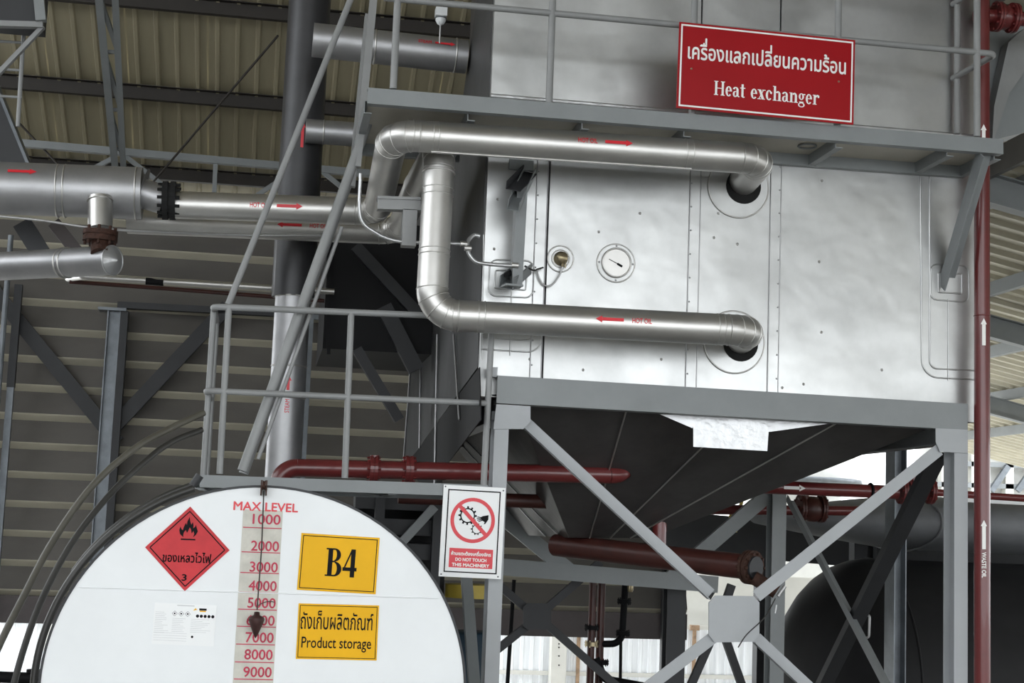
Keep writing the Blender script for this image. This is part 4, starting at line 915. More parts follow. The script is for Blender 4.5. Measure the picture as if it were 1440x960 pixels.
# ================================================================== STORAGE TANK
TF = Flat(P(360, 800, Y_TANK), XD, ZD)
def tp(px, py): return P(px, py, Y_TANK)
def sign_frame(tl, tr, Y, lift=0.0):
    a, b = P(*tl, Y), P(*tr, Y); ux = (b-a).normalized(); uy = (ux.cross(YD)).normalized()
    if uy.z < 0: uy = -uy
    return Flat(a, ux, uy)
def board(name, fr, x0, y0, x1, y1, th, m, parent):
    """a thin plate standing proud of the frame plane"""
    vs = [fr.at(x, y, d) for d in (0, th) for x, y in ((x0, y0), (x1, y0), (x1, y1), (x0, y1))]
    return mesh(name, vs, [[3, 2, 1, 0], [4, 5, 6, 7], [0, 1, 5, 4], [1, 2, 6, 5], [2, 3, 7, 6], [3, 0, 4, 7]], m, parent)
def build_tank():
    c = tp(355, 963); top = tp(365, 685); lf = tp(57, 962); rt = tp(652, 975)
    a = (rt.x-lf.x)/2; cx = (rt.x+lf.x)/2; b = 0.5*(a+(top.z-c.z)); cz = top.z-b
    t = thing('storage_tank', 'white horizontal oval storage tank with red volume scale on its end', 'tank', V((cx, Y_TANK, cz-b)))
    N = 96; L = 3.4; e = lambda i, k=1.0: (cx+a*k*math.cos(2*math.pi*i/N), cz+b*k*math.sin(2*math.pi*i/N))
    # end plate in two halves with a weld seam between
    zs = tp(360, 833).z
    up = [e(i) for i in range(N) if e(i)[1] >= zs]; up.sort(key=lambda p: math.atan2(p[1]-zs, p[0]-cx)); 
    xs = a*math.sqrt(max(0, 1-((zs-cz)/b)**2))
    lo = [e(i) for i in range(N) if e(i)[1] < zs]; lo.sort(key=lambda p: math.atan2(p[1]-cz, p[0]-cx) if p[0] >= cx or p[1] < cz else 9)
    def half(pts, nm):
        n = len(pts); vs = [V((x, Y_TANK, z)) for x, z in pts]+[V((x, Y_TANK+0.02, z)) for x, z in pts]
        mesh(nm, vs, [list(range(n))[::-1], list(range(n, 2*n))]+[[i, (i+1) % n, n+(i+1) % n, n+i] for i in range(n)], 'white', t)
    half([(cx+xs, zs+0.001)]+[p for p in up]+[(cx-xs, zs+0.001)], 'end_plate')
    ang = math.asin((zs-cz)/b); lows = [(cx+a*math.cos(q), cz+b*math.sin(q)) for q in [math.pi-ang+(math.pi+2*ang)*i/60 for i in range(61)]]
    half(lows, 'end_plate')
    tube('weld_seam', [V((cx-xs+0.02, Y_TANK-0.001, zs)), V((cx+xs-0.02, Y_TANK-0.001, zs))], 0.0035, 'white', t, 6)
    vs = [V((*[e(i)[0]], Y_TANK+0.02, e(i)[1])) for i in range(N)]+[V((e(i)[0], Y_TANK+L, e(i)[1])) for i in range(N)]
    mesh('shell', vs, [[i, (i+1) % N, N+(i+1) % N, N+i] for i in range(N)]+[list(range(N, 2*N))], 'white', t, [True]*N+[False])
    # dark rim round the end
    g = G(); vs = []; fs = []
    ring4 = [(1.0, -0.004), (1.012, -0.004), (1.012, 0.05), (1.0, 0.05)]
    for i in range(N):
        for k, d in ring4: x, z = e(i, k); vs.append(V((x, Y_TANK+d, z)))
    for i in range(N):
        j = (i+1) % N
        for q in range(4): fs.append([i*4+q, i*4+(q+1) % 4, j*4+(q+1) % 4, j*4+q])
    mesh('rim', vs, fs, 'darkgrey', t)
    # curved dark guard strips outside the upper left of the rim
    for k, y0, th0, th1, w in ((1.045, 0.10, 110, 205, 0.035), (1.075, 0.35, 111, 150, 0.03)):
        pts = [V((cx+a*k*math.cos(math.radians(q)), Y_TANK+y0, cz+b*k*math.sin(math.radians(q)))) for q in range(th0, th1+1, 3)]
        tube('guard_strip', pts, w/2, 'rubber', t, 8)
    q = V((cx+a*1.07*math.cos(math.radians(110)), Y_TANK+0.10, cz+b*1.06*math.sin(math.radians(110)))); tube('strip_end', [q, q+V((0.03, 0, 0.05))], 0.02, 'darkgrey', t, 8)
    for yy in (Y_TANK+0.5, Y_TANK+2.6):
        g = G(); abox(g, cx-0.8, cx+0.8, yy, yy+0.2, FLOOR, cz-b*0.72); g.build('saddle', 'grey', t)
    # pulley bracket for the level cord
    p = tp(371, 686); g = G()
    for sx in (-0.012, 0.012): q_box(g, p+V((sx, -0.03, 0.0)), XD*0.003, YD*0.035, ZD*0.035)
    g.build('pulley_cheeks', 'rust', t); lathe('pulley_wheel', p+V((-0.008, -0.045, 0.012)), XD, [(0, 0.025), (0.008, 0.018), (0.016, 0.025)], 'rust', t, 18)
    # volume scale
    s0 = tp(342, 716); s1 = tp(398, 716); x0, x1 = s0.x, s1.x; zt = s0.z; zb = zt-1.25; fr = Flat(V((x0, Y_TANK, 0)), XD, ZD); wd = x1-x0
    st = board('scale_strip', fr, 0, zb, wd, zt, 0.0015, 'strip', t)
    nums = [('1000', 730), ('2000', 767.5), ('3000', 797), ('4000', 823.5), ('5000', 847.5), ('6000', 872), ('7000', 896), ('8000', 920), ('9000', 944.5), ('10000', 968)]
    lines = [742, 776.5, 805.5, 833, 857, 881, 906, 931, 955, 979]
    m = mpp(s0)
    for (s, py), ly in zip(nums, lines):
        px = 375-(py-730)*0.06; cxp = tp(px, py); decal('scale_number', fit(text_polys(s, 0.012), cxp.x-x0, cxp.z, 39*m if len(s) == 4 else 46*m, 14.5*m), fr, 'scale_red', st, 0.0032)
        zl = tp(368, ly).z; decal('scale_line', [rect(0.004, zl-0.0022, wd-0.002, zl+0.0022)], fr, 'scale_red', st, 0.0034)
    q = tp(374, 712.5); decal('lettering', fit(text_polys('MAX LEVEL', 0.016), q.x-x0, q.z, 90*m, 12.5*m), fr, 'printred', t, 0.0030)
    # faint rubbed mark
    return t
build_tank()

def build_float():
    p = tp(371, 690); b = tp(361, 866); m = mpp(b)
    f = thing('plumb_indicator', 'dark pointed plumb weight hanging on a cord over the volume scale', 'level indicator', b)
    x = b.x; y = Y_TANK-0.045
    tube('cord', [V((p.x-0.0, y, p.z)), V((x+0.004, y, tp(366, 770).z)), V((x, y, b.z+0.03))], 0.0032, 'cord', f, 6)
    lathe('weight', V((x, y, tp(360, 896).z)), ZD, [(0, 0.001), (0.02, 0.012), (0.06, 0.028), (0.084, 0.036), (0.094, 0.034), (0.104, 0.014), (0.118, 0.012), (0.12, 0)], 'bob', f, 24)
    tube('loose_end', spline([V((x, y-0.004, b.z+0.05)), tp(372, 846)-YD*0.04, tp(380, 845)-YD*0.02, tp(386, 846)-YD*0.02], 4), 0.0022, 'cord', f, 6)
build_float()

def build_tank_signs():
    n = 0.0025
    # yellow B4 sign
    fr = sign_frame((424, 749), (534, 756), Y_TANK-n); w_ = (tp(534, 756)-tp(424, 749)).length; h = (tp(424, 749)-tp(420, 829)).length
    s = thing('yellow_sign', 'yellow rectangular sign reading B4 on the white tank end', 'sign', fr.at(0, -h)); board('plate', fr, 0, -h, w_, 0, 0.002, 'yellow', s)
    decal('border_line', border(0.009, -h+0.009, w_-0.009, -0.009, 0.0035), fr, 'black', s, 0.0032)
    m = mpp(tp(470, 790)); u, v = fr.uv(480, 791); q = fit(serif_text('B4'), u, v, 44*m, 39*m); nb = len(serif_text('B')); decal('letter', q[:nb], fr, 'black', s, 0.0034); decal('digit', q[nb:], fr, 'black', s, 0.0034)
    # yellow product storage sign
    fr = sign_frame((420, 848), (533, 851), Y_TANK-n); w_ = (tp(533, 851)-tp(420, 848)).length; h = (tp(420, 848)-tp(415, 926)).length
    s = thing('yellow_sign', 'yellow rectangular sign reading Product storage in Thai and English', 'sign', fr.at(0, -h)); board('plate', fr, 0, -h, w_, 0, 0.002, 'yellow', s)
    decal('border_line', border(0.007, -h+0.007, w_-0.007, -0.007, 0.0028), fr, 'black', s, 0.0032)
    u, v = fr.uv(474, 872); decal('lettering', fit(text_polys('ถังเก็บผลิตภัณฑ์', 0.006), u, v, 101*m, 26*m), fr, 'black', s, 0.0034)
    u, v = fr.uv(473, 906); decal('lettering', fit(text_polys('Product storage', 0.006), u, v, 97*m, 20*m), fr, 'black', s, 0.0034)
    # red diamond
    L, T, R, B = tp(204, 770), tp(266, 712), tp(323, 773), tp(262, 831); c = (L+R)/2; hw = (R.x-L.x)/2; hh = (T.z-B.z)/2; cz = (T.z+B.z)/2
    fr = Flat(V(((L.x+R.x)/2, Y_TANK-n, cz)), XD, ZD)
    s = thing('hazard_diamond', 'red diamond flammable liquid label with flame and number 3 on the tank', 'sign', fr.at(0, -hh))
    dm = [(-hw, 0), (0, -hh), (hw, 0), (0, hh)]; vs = [fr.at(x, y, d) for d in (0, 0.0018) for x, y in dm]
    mesh('plate', vs, [[3, 2, 1, 0], [4, 5, 6, 7], [0, 1, 5, 4], [1, 2, 6, 5], [2, 3, 7, 6], [3, 0, 4, 7]], 'hazard', s)
    k = 0.885; t = 0.0048; dd = [(x*k, y*k) for x, y in dm]; decal('border_line', [line2(*dd[i], *dd[(i+1) % 4], t) for i in range(4)], fr, 'black', s, 0.003)
    m = mpp(c)
    fl = [(-7, 0), (-11.5, 4), (-13, 9.5), (-11.5, 15), (-10, 11), (-8, 9.5), (-7, 14), (-4.5, 20), (-3, 17), (-2.5, 22), (0.2, 28.5), (1.5, 22), (3.2, 17.5), (5, 21.5), (6.2, 17), (6, 12.5), (8.5, 15), (9.5, 18), (11, 13), (12.6, 8.5), (10.5, 4), (6.5, 0), (8, 5), (6.5, 9), (4.5, 5.5), (3.2, 11), (1.2, 14), (-0.5, 9), (-2.2, 6), (-4, 10), (-6.2, 7), (-7, 4)]
    decal('flame', [[(x*m, (y+16)*m) for x, y in fl], rect(-10*m, 12*m, 10*m, 14*m)], fr, 'black', s, 0.0034)
    decal('lettering', fit(text_polys('ของเหลวไวไฟ', 0.014), 0, -12*m, 67*m, 14.5*m), fr, 'black', s, 0.0034)
    decal('lettering', fit(text_polys('3', 0.02), -2*m, -40*m, 7*m, 9.5*m), fr, 'black', s, 0.0034)
    # white data sheet
    fr = sign_frame((218, 847), (305, 851), Y_TANK-n); w_ = (tp(305, 851)-tp(218, 847)).length; h = (tp(218, 847)-tp(216, 905)).length
    s = thing('data_sheet', 'white safety data sheet with small symbols stuck below the red diamond', 'notice', fr.at(0, -h)); board('sheet', fr, 0, -h, w_, 0, 0.0012, 'paper', s)
    ln = []; rng = random.Random(3)
    for col, x0, x1 in ((0, 0.02, 0.25), (1, 0.30, 0.53), (2, 0.60, 0.95)):
        y = -0.22 if col == 0 else -0.36
        while y > -0.72: ln.append(rect(x0*w_, y*h-0.0007, (x0+(x1-x0)*rng.uniform(0.5, 1))*w_, y*h+0.0007)); y -= 0.045
    for y in (-0.72, -0.78, -0.84, -0.9): ln.append(rect(0.02*w_, y*h-0.0006, 0.55*w_, y*h+0.0006))
    ln.append(rect(0.36*w_, -0.05*h, 0.64*w_, -0.03*h)); decal('faint_print', ln, fr, 'greytext', s, 0.0016)
    ic = [circ((0.70+i*0.062)*w_, -0.28*h, 0.026*w_, 16) for i in range(5)]+[rect(0.72*w_, -0.14*h, 0.84*w_, -0.09*h), circ(0.64*w_, -0.79*h, 0.02*w_, 12)]
    for i in range(3):
        x = (0.33+i*0.105)*w_; y = -0.24*h; r = 0.042*w_
        for q in range(4): p0 = (x+r*math.cos(q*math.pi/2), y+r*math.sin(q*math.pi/2)); p1 = (x+r*math.cos((q+1)*math.pi/2), y+r*math.sin((q+1)*math.pi/2)); ic.append(line2(*p0, *p1, 0.0012))
        ic.append(circ(x, y, r*0.35, 10))
    decal('symbols', ic, fr, 'black', s, 0.0018)
    decal('colour_bars', [rect(0.73*w_, -0.175*h, 0.83*w_, -0.145*h), [(0.62*w_, -0.15*h), (0.66*w_, -0.09*h), (0.69*w_, -0.13*h)]], fr, 'yellow', s, 0.002)
build_tank_signs()

def build_big_signs():
    Y = Y_DECK-0.05
    fr = sign_frame((955, 31), (1202, 57), Y); w_ = (P(1202, 57, Y)-P(955, 31, Y)).length; h = (P(955, 31, Y)-P(952, 152, Y)).length
    s = thing('heat_exchanger_sign', 'large red sign with white border reading Heat exchanger hung on the platform handrail', 'sign', fr.at(0, -h))
    board('board', fr, 0, -h, w_, 0, 0.006, 'signred', s); decal('border_line', border(0.012, -h+0.012, w_-0.012, -0.012, 0.010), fr, 'letter', s, 0.008)
    m = mpp(P(1080, 100, Y)); u, v = fr.uv(1079, 79); decal('lettering', fit(text_polys('เครื่องแลกเปลี่ยนความร้อน', 0.014), u, v, 232*m, 32*m), fr, 'letter', s, 0.008)
    u, v = fr.uv(1078, 133.5); decal('lettering', fit(serif_text('Heat exchanger'), u, v, 154*m, 27*m), fr, 'letter', s, 0.008)
    g = G()
    for px, py in ((972, 97), (1179, 115)): u, v = fr.uv(px, py); q_lathe(g, fr.at(u, v, 0.006), fr.n, [(0, 0.007), (0.004, 0.005), (0.006, 0)], 8)
    g.build('rivets', 'brass', s)['kind'] = 'stuff'
    # do not touch notice
    Y = Y_WALK-0.015
    fr = sign_frame((624, 681), (711, 686), Y); w_ = (P(711, 686, Y)-P(624, 681, Y)).length; h = (P(624, 681, Y)-P(618, 810, Y)).length
    s = thing('machinery_notice', 'white notice with red prohibition circle reading do not touch this machinery', 'sign', fr.at(0, -h))
    board('board', fr, 0, -h, w_, 0, 0.004, 'paper', s); m = mpp(P(665, 745, Y))
    x0, x1, y0, y1 = 0.075*w_, 0.925*w_, -h*0.95, -h*0.045
    decal('border_line', border(x0+0.0, y0, x1, y1, 0.007), fr, 'black', s, 0.0055)
    cx, cy = w_*0.495, -h*0.375; R = 0.358*w_
    decal('prohibition_ring', band2(cx, cy, R*0.84, R, 48), fr, 'printred', s, 0.0062)
    decal('prohibition_bar', [line2(cx-R*0.62, cy+R*0.62, cx+R*0.62, cy-R*0.62, R*0.17)], fr, 'printred', s, 0.0066)
    def gear(x, y, r, n):
        out = band2(x, y, r*0.72, r*0.86, 30)
        for i in range(n): a = 2*math.pi*i/n; out.append(line2(x+r*0.82*math.cos(a), y+r*0.82*math.sin(a), x+r*1.06*math.cos(a), y+r*1.06*math.sin(a), r*0.2))
        return out
    decal('gears', gear(cx-R*0.24, cy+R*0.20, R*0.39, 12)+gear(cx+R*0.20, cy-R*0.38, R*0.25, 10), fr, 'black', s, 0.0058)
    hx, hy = cx+R*0.20, cy+R*0.05
    hand = [[(0.50, 0.22), (0.24, 0.16), (0.14, 0.10), (0.20, -0.02), (0.34, -0.10), (0.30, -0.2), (0.38, -0.17), (0.46, -0.04), (0.50, 0.02)]]
    fing = [((0.17, 0.09), (0.0, 0.12)), ((0.17, 0.05), (-0.02, 0.05)), ((0.19, 0.01), (0.0, -0.03)), ((0.22, -0.03), (0.06, -0.09))]
    decal('hand', [[(hx+x*R, hy+y*R) for x, y in hand[0]]]+[line2(hx+a[0]*R, hy+a[1]*R, hx+b[0]*R, hy+b[1]*R, R*0.035) for a, b in fing], fr, 'black', s, 0.006)
    decal('red_panel', [rect(0.15*w_, -h*0.895, 0.85*w_, -h*0.685)], fr, 'printred', s, 0.0055)
    for txt, yy, hh, ww in (('ห้ามแตะต้องเครื่องจักร', -0.735, 0.055, 0.64), ('DO NOT TOUCH', -0.806, 0.038, 0.50), ('THIS MACHINERY', -0.864, 0.038, 0.60)):
        decal('lettering', fit(text_polys(txt, 0.03), 0.5*w_, yy*h, ww*w_, hh*h), fr, 'letter', s, 0.0066)
    g = G()
    for u, v in ((0.03, -0.02), (0.965, -0.03), (0.04, -0.975), (0.95, -0.975)): q_lathe(g, fr.at(u*w_, v*h, 0.004), fr.n, [(0, 0.005), (0.003, 0.004), (0.004, 0)], 8)
    g.build('rivets', 'steel', s)['kind'] = 'stuff'
build_big_signs()

def build_hoses():
    for lab, pts, r, m in (('thick dusty hose curving down from the walkway railing beside the tank', [(287, 580, 8.3), (240, 602, 8.2), (190, 630, 8.1), (130, 683, 8.0), (75, 760, 7.9), (35, 835, 7.8), (0, 905, 7.7), (-40, 1000, 7.6)], 0.018, 'hose'),
                           ('black hose looping behind the white tank next to the dusty hose', [(284, 604, 8.3), (240, 622, 8.2), (200, 652, 8.1), (150, 700, 8.0), (100, 765, 7.9), (60, 840, 7.8), (34, 910, 7.7), (12, 990, 7.6)], 0.0165, 'rubber')):
        tag(tube('hose', spline([P(*p) for p in pts], 8), r, m, None, 10), lab, 'hose')
    h = thing('drain_manifold', 'dark pipe and valve fittings at the foot of the hoses beside the tank', 'fittings', P(20, 955, 8.4))
    tube('pipe', [P(-40, 950, 8.4), P(60, 954, 8.4)], 0.03, 'black', h, 12); tube('post', [P(48, 943, 8.4), P(46, 1000, 8.4)], 0.02, 'black', h, 10); disc('cap', P(48, 945, 8.38), ZD, 0.04, 0.015, 'black', h, 16)
build_hoses()

# ================================================================== RED PIPEWORK AND THE BAY UNDER THE FRAME
def build_red():
    # waste oil riser at the right
    Y = 8.76; c0 = P(1384, 970, Y); r = 11.3*mpp(c0)
    w_ = thing('waste_oil_pipe', 'tall dark red waste oil riser with white arrows beside the exchanger', 'pipe', V((c0.x, Y, FLOOR)))
    x = P(1381, 600, Y).x; zt = P(1390, -30, Y).z
    tube('riser', [V((x, Y, FLOOR)), V((x, Y, zt))], r, 'red', w_, 24); 
    ring('weld', V((x, Y, P(1380, 444, Y).z)), ZD, r*1.0, 0.004, 'red', w_, 24)
    fr = Wrap(V((x, Y, FLOOR)), V((x, Y, zt)), r, V((-0.25, -1, 0))); fz = lambda py: P(1384, py, Y).z-FLOOR
    for p0, p1 in ((487, 449), (772, 731), (206, 178)): decal('flow_arrow', arrow2(fz(p0), fz(p1), 0.0, 0.021, 0.036, 0.038), fr, 'letter', w_, 0.003)
    fr2 = Wrap(V((x, Y, zt)), V((x, Y, FLOOR)), r, V((-0.25, -1, 0))); fz2 = lambda py: zt-P(1384, py, Y).z
    decal('lettering', fit(text_polys('WASTE OIL', 0.02), fz2(794), -0.0, (fz2(812)-fz2(776)), 0.026), fr2, 'letter', w_, 0.003)
    ctr = V((x, Y+0.05, P(1410, 20, Y).z)); a = ctr-XD*0.02; b = ctr+XD*0.6; tube('branch', [a, b], r*0.95, 'red', w_, 20)
    for d in (0.13, 0.24): flange('flange', ctr+XD*d, XD, r*2.0, 0.035, 'red', w_, 8)
    lathe('valve_body', ctr+XD*0.13, XD, [(0, r*1.2), (0.055, r*1.7), (0.11, r*1.2)], 'red', w_, 20)
    # long red pipe under the exchanger, left
    y1 = 9.60; m = 12.5*mpp(P(600, 662, y1))
    p = thing('red_pipe', 'long dark red pipe with flanges running behind the walkway to the hopper', 'pipe', P(600, 662, y1))
    A = P(392, 657, y1); B = P(880, 668, y1); pts = [V((A.x, y1, A.z-0.16)), A, B, V((B.x+0.05, y1+0.5, B.z+0.25))]
    pipe(p, pts, m, 0.12, 'red', False, 20)
    for px in (525, 575): flange('flange', P(px, 660, y1), XD, m*1.55, 0.05, 'red', p, 8)
    tube('valve_stem', [P(527, 655, y1), P(527, 640, y1)], 0.03, 'red', p, 10)
    y2 = 10.4; m2 = 10*mpp(P(700, 703, y2)); p = thing('red_pipe', 'dark red pipe with upturned elbow below the longer red pipe', 'pipe', P(700, 703, y2))
    A = P(560, 698, y2); B = P(795, 706, y2); pipe(p, [A, B, V((B.x+0.12, y2+0.4, B.z+0.25))], m2, 0.1, 'redbrown', False, 18)
    # brown drain pipe with blind flange coming forward
    a, b = P(782, 766, 10.6), P(1052, 797, 9.2); R = 17*mpp(P(900, 780, 9.7)); p = thing('drain_pipe', 'brown drain pipe ending in a round bolted blind flange by the octagonal plate', 'pipe', a)
    tube('barrel', [a, b], R, 'redbrown', p, 24); d = (b-a).normalized()
    flange('blind_flange', b+d*0.02, d, R*1.35, 0.05, 'rust', p, 10); e = b+d*0.05; lathe('cover', e, d, [(0, R*0.9), (0.015, R*0.9)], 'darkgrey', p, 24, False)
    tube('outlet', [P(1060, 812, 9.15), P(1092, 832, 9.1)], 0.045, 'rust', p, 14); flange('outlet_flange', P(1080, 824, 9.12), P(1092, 832, 9.1)-P(1060, 812, 9.15), 0.065, 0.03, 'rust', p, 6)
    tube('valve_handle', [P(1094, 838, 9.05), P(1104, 824, 9.05)], 0.012, 'cable', p, 8); tube('wire', spline([P(1090, 842, 9.05), P(1075, 868, 8.7), P(1050, 892, 8.7), P(1038, 910, 8.72)], 5), 0.004, 'rubber', p, 6)
    tube('tag_wire', [P(1092, 850, 9.0), P(1090, 862, 9.0)], 0.006, 'cable', p, 6)
    rd = thing('red_dropper', 'short vertical dark red pipe dropping from the hopper', 'pipe', P(926, 790, 10.1)); v0 = P(928, 715, 10.15); tube('run', [V((v0.x, 10.15, P(926, 785, 10.15).z)), v0+ZD*0.15], 10*mpp(v0), 'red', rd, 18)
    # right red pipe with arrow
    y3 = 11.0; A, B = P(1015, 682, y3), P(1262, 692, y3); m3 = 9.5*mpp(A); p = thing('red_pipe', 'dark red pipe with white arrow and flanged valve right of the hopper', 'pipe', A)
    tube('run', [A, B], m3, 'red', p, 20); C_, D_ = P(1300, 694, y3), P(1480, 703, y3)
    for px in (1268, 1277, 1308): flange('flange', P(px, 690, y3), XD, m3*2.0, 0.035, 'red', p, 8)
    lathe('valve_body', P(1277, 690, y3), XD, [(0, m3*1.3), (0.07, m3*2.0), (0.15, m3*1.3)], 'red', p, 20); tube('valve_stem', [P(1284, 690, y3), P(1284, 664, y3)], 0.025, 'red', p, 10); ring('clamp', P(1224, 690, y3), XD, m3*1.05, 0.012, 'black', p, 20)
    tube('thin_run', [P(1312, 692, y3), D_], 5*mpp(D_), 'red', p, 16)
    fr = Wrap(A, B, m3); flow(p, fr, 1118, 685, 0.17, 1, None, 0, 0, 0.036, 0.0, 'letter')
    y4 = 12.4; A, B = P(960, 716, y4), P(1210, 718, y4); p = thing('red_pipe', 'dark red pipe with large flanged valve behind the arrow-marked red pipe', 'pipe', A); tube('run', [A, B], 7*mpp(A), 'red', p, 18)
    fr = Wrap(A, B, 7*mpp(A)); flow(p, fr, 991, 714, 0.14, 1, None, 0, 0, 0.03, 0.0, 'letter')
    lathe('valve_body', P(1128, 715, y4), XD, [(0, 0.07), (0.05, 0.11), (0.12, 0.11), (0.2, 0.07)], 'redbrown', p, 20)
    for px in (1126, 1155): flange('flange', P(px, 715, y4), XD, 0.12, 0.04, 'redbrown', p, 8)
    tube('bonnet', [P(1135, 712, y4), P(1128, 695, y4)], 0.05, 'redbrown', p, 12)
    # pump piping seen against the fence
    y5 = 12.9; q = thing('pump_piping', 'dark drain piping with valves and bend in front of the bright fence', 'pipework', P(845, 960, y5))
    x1, x2 = P(832, 880, y5).x, P(846, 880, y5).x; z1 = P(838, 818, y5).z
    tube('riser', [V((x1, y5, FLOOR)), V((x1, y5, z1))], 0.033, 'redbrown', q, 14); tube('riser', [V((x2, y5+0.05, FLOOR)), V((x2, y5+0.05, z1))], 0.036, 'redbrown', q, 14)
    a, b, c = P(880, 812, y5), P(876, 905, y5), P(848, 906, y5); pipe(q, [a, V((a.x-0.02, y5, b.z)), V((x2, y5+0.05, b.z-0.01))], 0.03, 0.1, 'black', False, 14)
    for px, py in ((832, 882), (876, 890), (846, 931), (832, 905), (878, 845)): flange('flange', P(px, py, y5-0.01), ZD if py != 905 else ZD, 0.062, 0.035, 'black' if py != 905 else 'brass', q, 6)
    lathe('filter_bowl', P(885, 832, y5), ZD, [(0, 0.03), (0.02, 0.035), (0.1, 0.035), (0.12, 0.02)], 'brass', q, 16)
    tube('lower_bend', smooth_path([P(838, 926, y5-0.1), P(850, 955, y5-0.1), P(905, 965, y5-0.1)], 0.1, 5), 0.036, 'black', q, 12); tube('thin_riser', [P(873, 900, y5), P(872, 985, y5)], 0.014, 'black', q, 8)
    # black drop pipe left
    tag(tube('drop_pipe', [P(723, 815, 12.7), P(712, 985, 12.7)], 0.017, 'black', None, 10), 'thin black pipe hanging behind the notice column before the fence', 'pipe')
    # dark column behind, with yellow-blue drum low behind the tank
    dr = thing('oil_drum', 'dark blue drum with yellow band in the shade right of the tank', 'drum', P(660, 900, 11.0)); c = P(664, 900, 11.2); lathe('body', V((c.x, 11.4, FLOOR)), ZD, [(0, 0.19), (1.62, 0.19), (1.64, 0.17), (1.64, 0)], mat('dark_blue_paint', (0.01, 0.03, 0.05), 0.5), dr, 28)
    lathe('band', V((c.x, 11.4, P(664, 842, 11.2).z)), ZD, [(0, 0.193), (0.1, 0.193)], 'yellowpaint', dr, 28)
build_red()

def build_rack():
    r = thing('pallet_rack', 'dark steel rack of stacked beams in the shade under the walkway', 'rack', V((P(560, 800, 11.3).x, 11.3, FLOOR)))
    for y in (703, 738, 772): bar('shelf_beam', (500, y), (618, y+5), 11.2, 22, 0.25, 'darkgrey', r)
    for px in (530, 612): x = P(px, 800, 11.15).x; beam('upright', V((x, 11.16, FLOOR)), V((x, 11.16, P(px, 694, 11.2).z)), 0.07, 0.09, 'darkgrey', r)
    bar('diagonal', (540, 790), (612, 712), 11.1, 12, 0.05, 'grey', r)
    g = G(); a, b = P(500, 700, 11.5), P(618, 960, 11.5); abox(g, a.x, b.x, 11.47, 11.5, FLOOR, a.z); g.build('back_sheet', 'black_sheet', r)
build_rack()

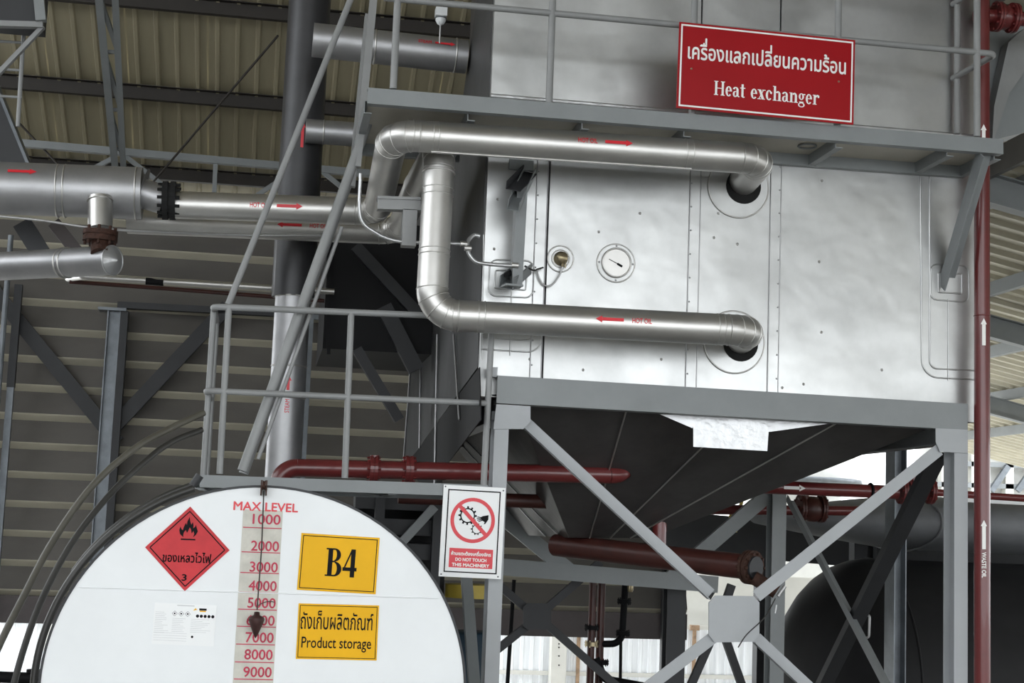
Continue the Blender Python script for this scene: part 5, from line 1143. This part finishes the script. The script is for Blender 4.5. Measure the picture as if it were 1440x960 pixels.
def build_right_bay():
    # black tank with domed end, lying along X
    Yt = 12.6; tp0 = P(1235, 786, Yt+1.0); R = 1.22; c = V((tp0.x, Yt+R, tp0.z-R))
    t = thing('black_tank', 'large black horizontal tank with dished end in the shade behind the frame', 'tank', V((c.x, c.y, FLOOR)))
    L = P(1098, 890, c.y).x; dd = c.x-L
    lathe('dished_end', c, -XD, [(dd*math.sin(math.radians(q)), R*math.cos(math.radians(q))) for q in range(0, 91, 10)], 'tankblack', t, 64)
    lathe('shell', c, XD, [(0, R), (6.0, R), (6.01, 0.0)], 'tankblack', t, 64); ring('weld_ring', c, XD, R, 0.012, 'tankblack', t, 64)
    q = c+V((-0.25, -R*0.93, R*0.2)); tube('lifting_lug', smooth_path([P(1217, 862, Yt), P(1223, 866, Yt-0.03), P(1222, 895, Yt-0.03), P(1214, 899, Yt)], 0.02, 3), 0.011, 'cable', t, 8)
    for xx in (c.x+0.5, c.x+3.0): g = G(); abox(g, xx, xx+0.2, c.y-R*0.7, c.y+R*0.7, FLOOR, c.z-R*0.6); g.build('saddle', 'darkgrey', t)
    gd = thing('yard_girder', 'deep dark girder beyond the red valves at the end of the cladding wall', 'girder', P(1030, 790, 16.6))
    bar('web', (925, 745), (1260, 774), 16.6, 56, 0.12, 'darkgrey', gd, 'C'); 
    for px in (945, 1075): x = P(px, 780, 16.7).x; beam('post', V((x, 16.75, FLOOR)), V((x, 16.75, P(px, 750, 16.7).z)), 0.16, 0.16, 'darkgrey', gd)
    # insulated drum with dusty sheet jacket, running right above the black tank
    d = thing('jacketed_drum', 'huge dusty grey sheet-jacketed drum lying above the black tank', 'drum', P(1400, 780, 13.0))
    Yd = 13.2; zt = P(1420, 697, 13.0).z; Rd = 1.0
    A = V((P(1120, 740, Yd).x, Yd+Rd, zt-Rd)); B = V((P(1800, 740, Yd).x, Yd+Rd, zt-Rd))
    A = P(1130, 765, Yd); A = V((A.x, Yd+0.3, A.z))
    vs = []; n = 18
    for X, k in ((P(1115, 745, Yd).x, 0.25), (P(1190, 722, Yd).x, 0.55), (P(1260, 708, Yd).x, 0.8), (P(1325, 694, Yd).x, 1.0), (P(1700, 694, Yd).x, 1.0)):
        zc = zt-0.27
        for i in range(n): a = 2*math.pi*i/n; vs.append(V((X, Yd+1.0+1.0*k*math.cos(a), zc+0.27*k*math.sin(a))))
    fs = [[j*n+i, j*n+(i+1) % n, (j+1)*n+(i+1) % n, (j+1)*n+i] for j in range(4) for i in range(n)]+[list(range(n))[::-1], list(range(4*n, 5*n))]
    mesh('jacket', vs, fs, 'canopy', d, True)
    for X, k in ((P(1325, 694, Yd).x, 1.0),):
        tube('jacket_lap', [V((X, Yd+1+1.01*k*math.cos(a), zt-0.27+0.28*k*math.sin(a))) for a in [i*2*math.pi/40 for i in range(41)]], 0.012, 'canopy', d, 6)
    bar('white_edge_rail', (1350, 698), (1500, 706), Yd-0.2, 14, 0.05, 'paper', d)
    for X in (P(1340, 800, Yd).x, P(1640, 800, Yd).x): beam('leg', V((X, Yd+2.25, FLOOR)), V((X, Yd+2.25, zt-0.4)), 0.15, 0.15, 'darkgrey', d)
    # back wall of the bay, shade put into its dark colour
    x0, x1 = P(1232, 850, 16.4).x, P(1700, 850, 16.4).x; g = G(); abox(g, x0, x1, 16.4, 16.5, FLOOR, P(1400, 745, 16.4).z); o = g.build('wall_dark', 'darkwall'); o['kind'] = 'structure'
    # bay column
    k = thing('bay_column', 'grey steel column standing between the side braces and the black tank', 'column', V((P(1259, 850, 12.3).x, 12.3, FLOOR)))
    x = P(1259, 850, 12.3).x; beam('shaft', V((x, 12.3, FLOOR)), V((x, 12.3, P(1262, 560, 12.3).z)), 0.2, 0.11, 'steel', k, 'I', XD)
    # yellow post seen beyond
    yp = thing('yellow_ladder', 'faded yellow steel ladder leaning behind the red pipes', 'ladder', P(1030, 745, 15)); 
    rod('stile', (1036, 690), (1022, 748), 15.0, 5, 'yellowpaint', yp); rod('stile', (1046, 690), (1034, 748), 15.0, 5, 'yellowpaint', yp)
    for y in (700, 715, 730): rod('rung', (1033-(y-700)*0.24, y), (1044-(y-700)*0.24, y), 15.0, 3, 'yellowpaint', yp)
    # upper right ducting
    u = thing('grey_duct', 'smooth grey sheet duct with sloping strut at the top beside the red riser', 'duct', P(1420, 150, 9.5))
    Yu = 9.3; vs = [P(*p, Yu) for p in ((1384, 200), (1384, 40), (1448, 20), (1455, 165), (1440, 186))]; n = len(vs); vs2 = [v+YD*0.25 for v in vs]
    mesh('sheet', vs+vs2, [list(range(n)), list(range(n, 2*n))[::-1]]+[[i, n+i, n+(i+1) % n, (i+1) % n] for i in range(n)], 'grey', u)
    vs = [P(*p, Yu-0.12) for p in ((1395, 205), (1398, 150), (1418, 60), (1440, 40), (1456, 60), (1438, 105), (1420, 130))]; n = len(vs); vs2 = [v+YD*0.1 for v in vs]
    mesh('strut', vs+vs2, [list(range(n)), list(range(n, 2*n))[::-1]]+[[i, n+i, n+(i+1) % n, (i+1) % n] for i in range(n)], 'rail', u)
build_right_bay()
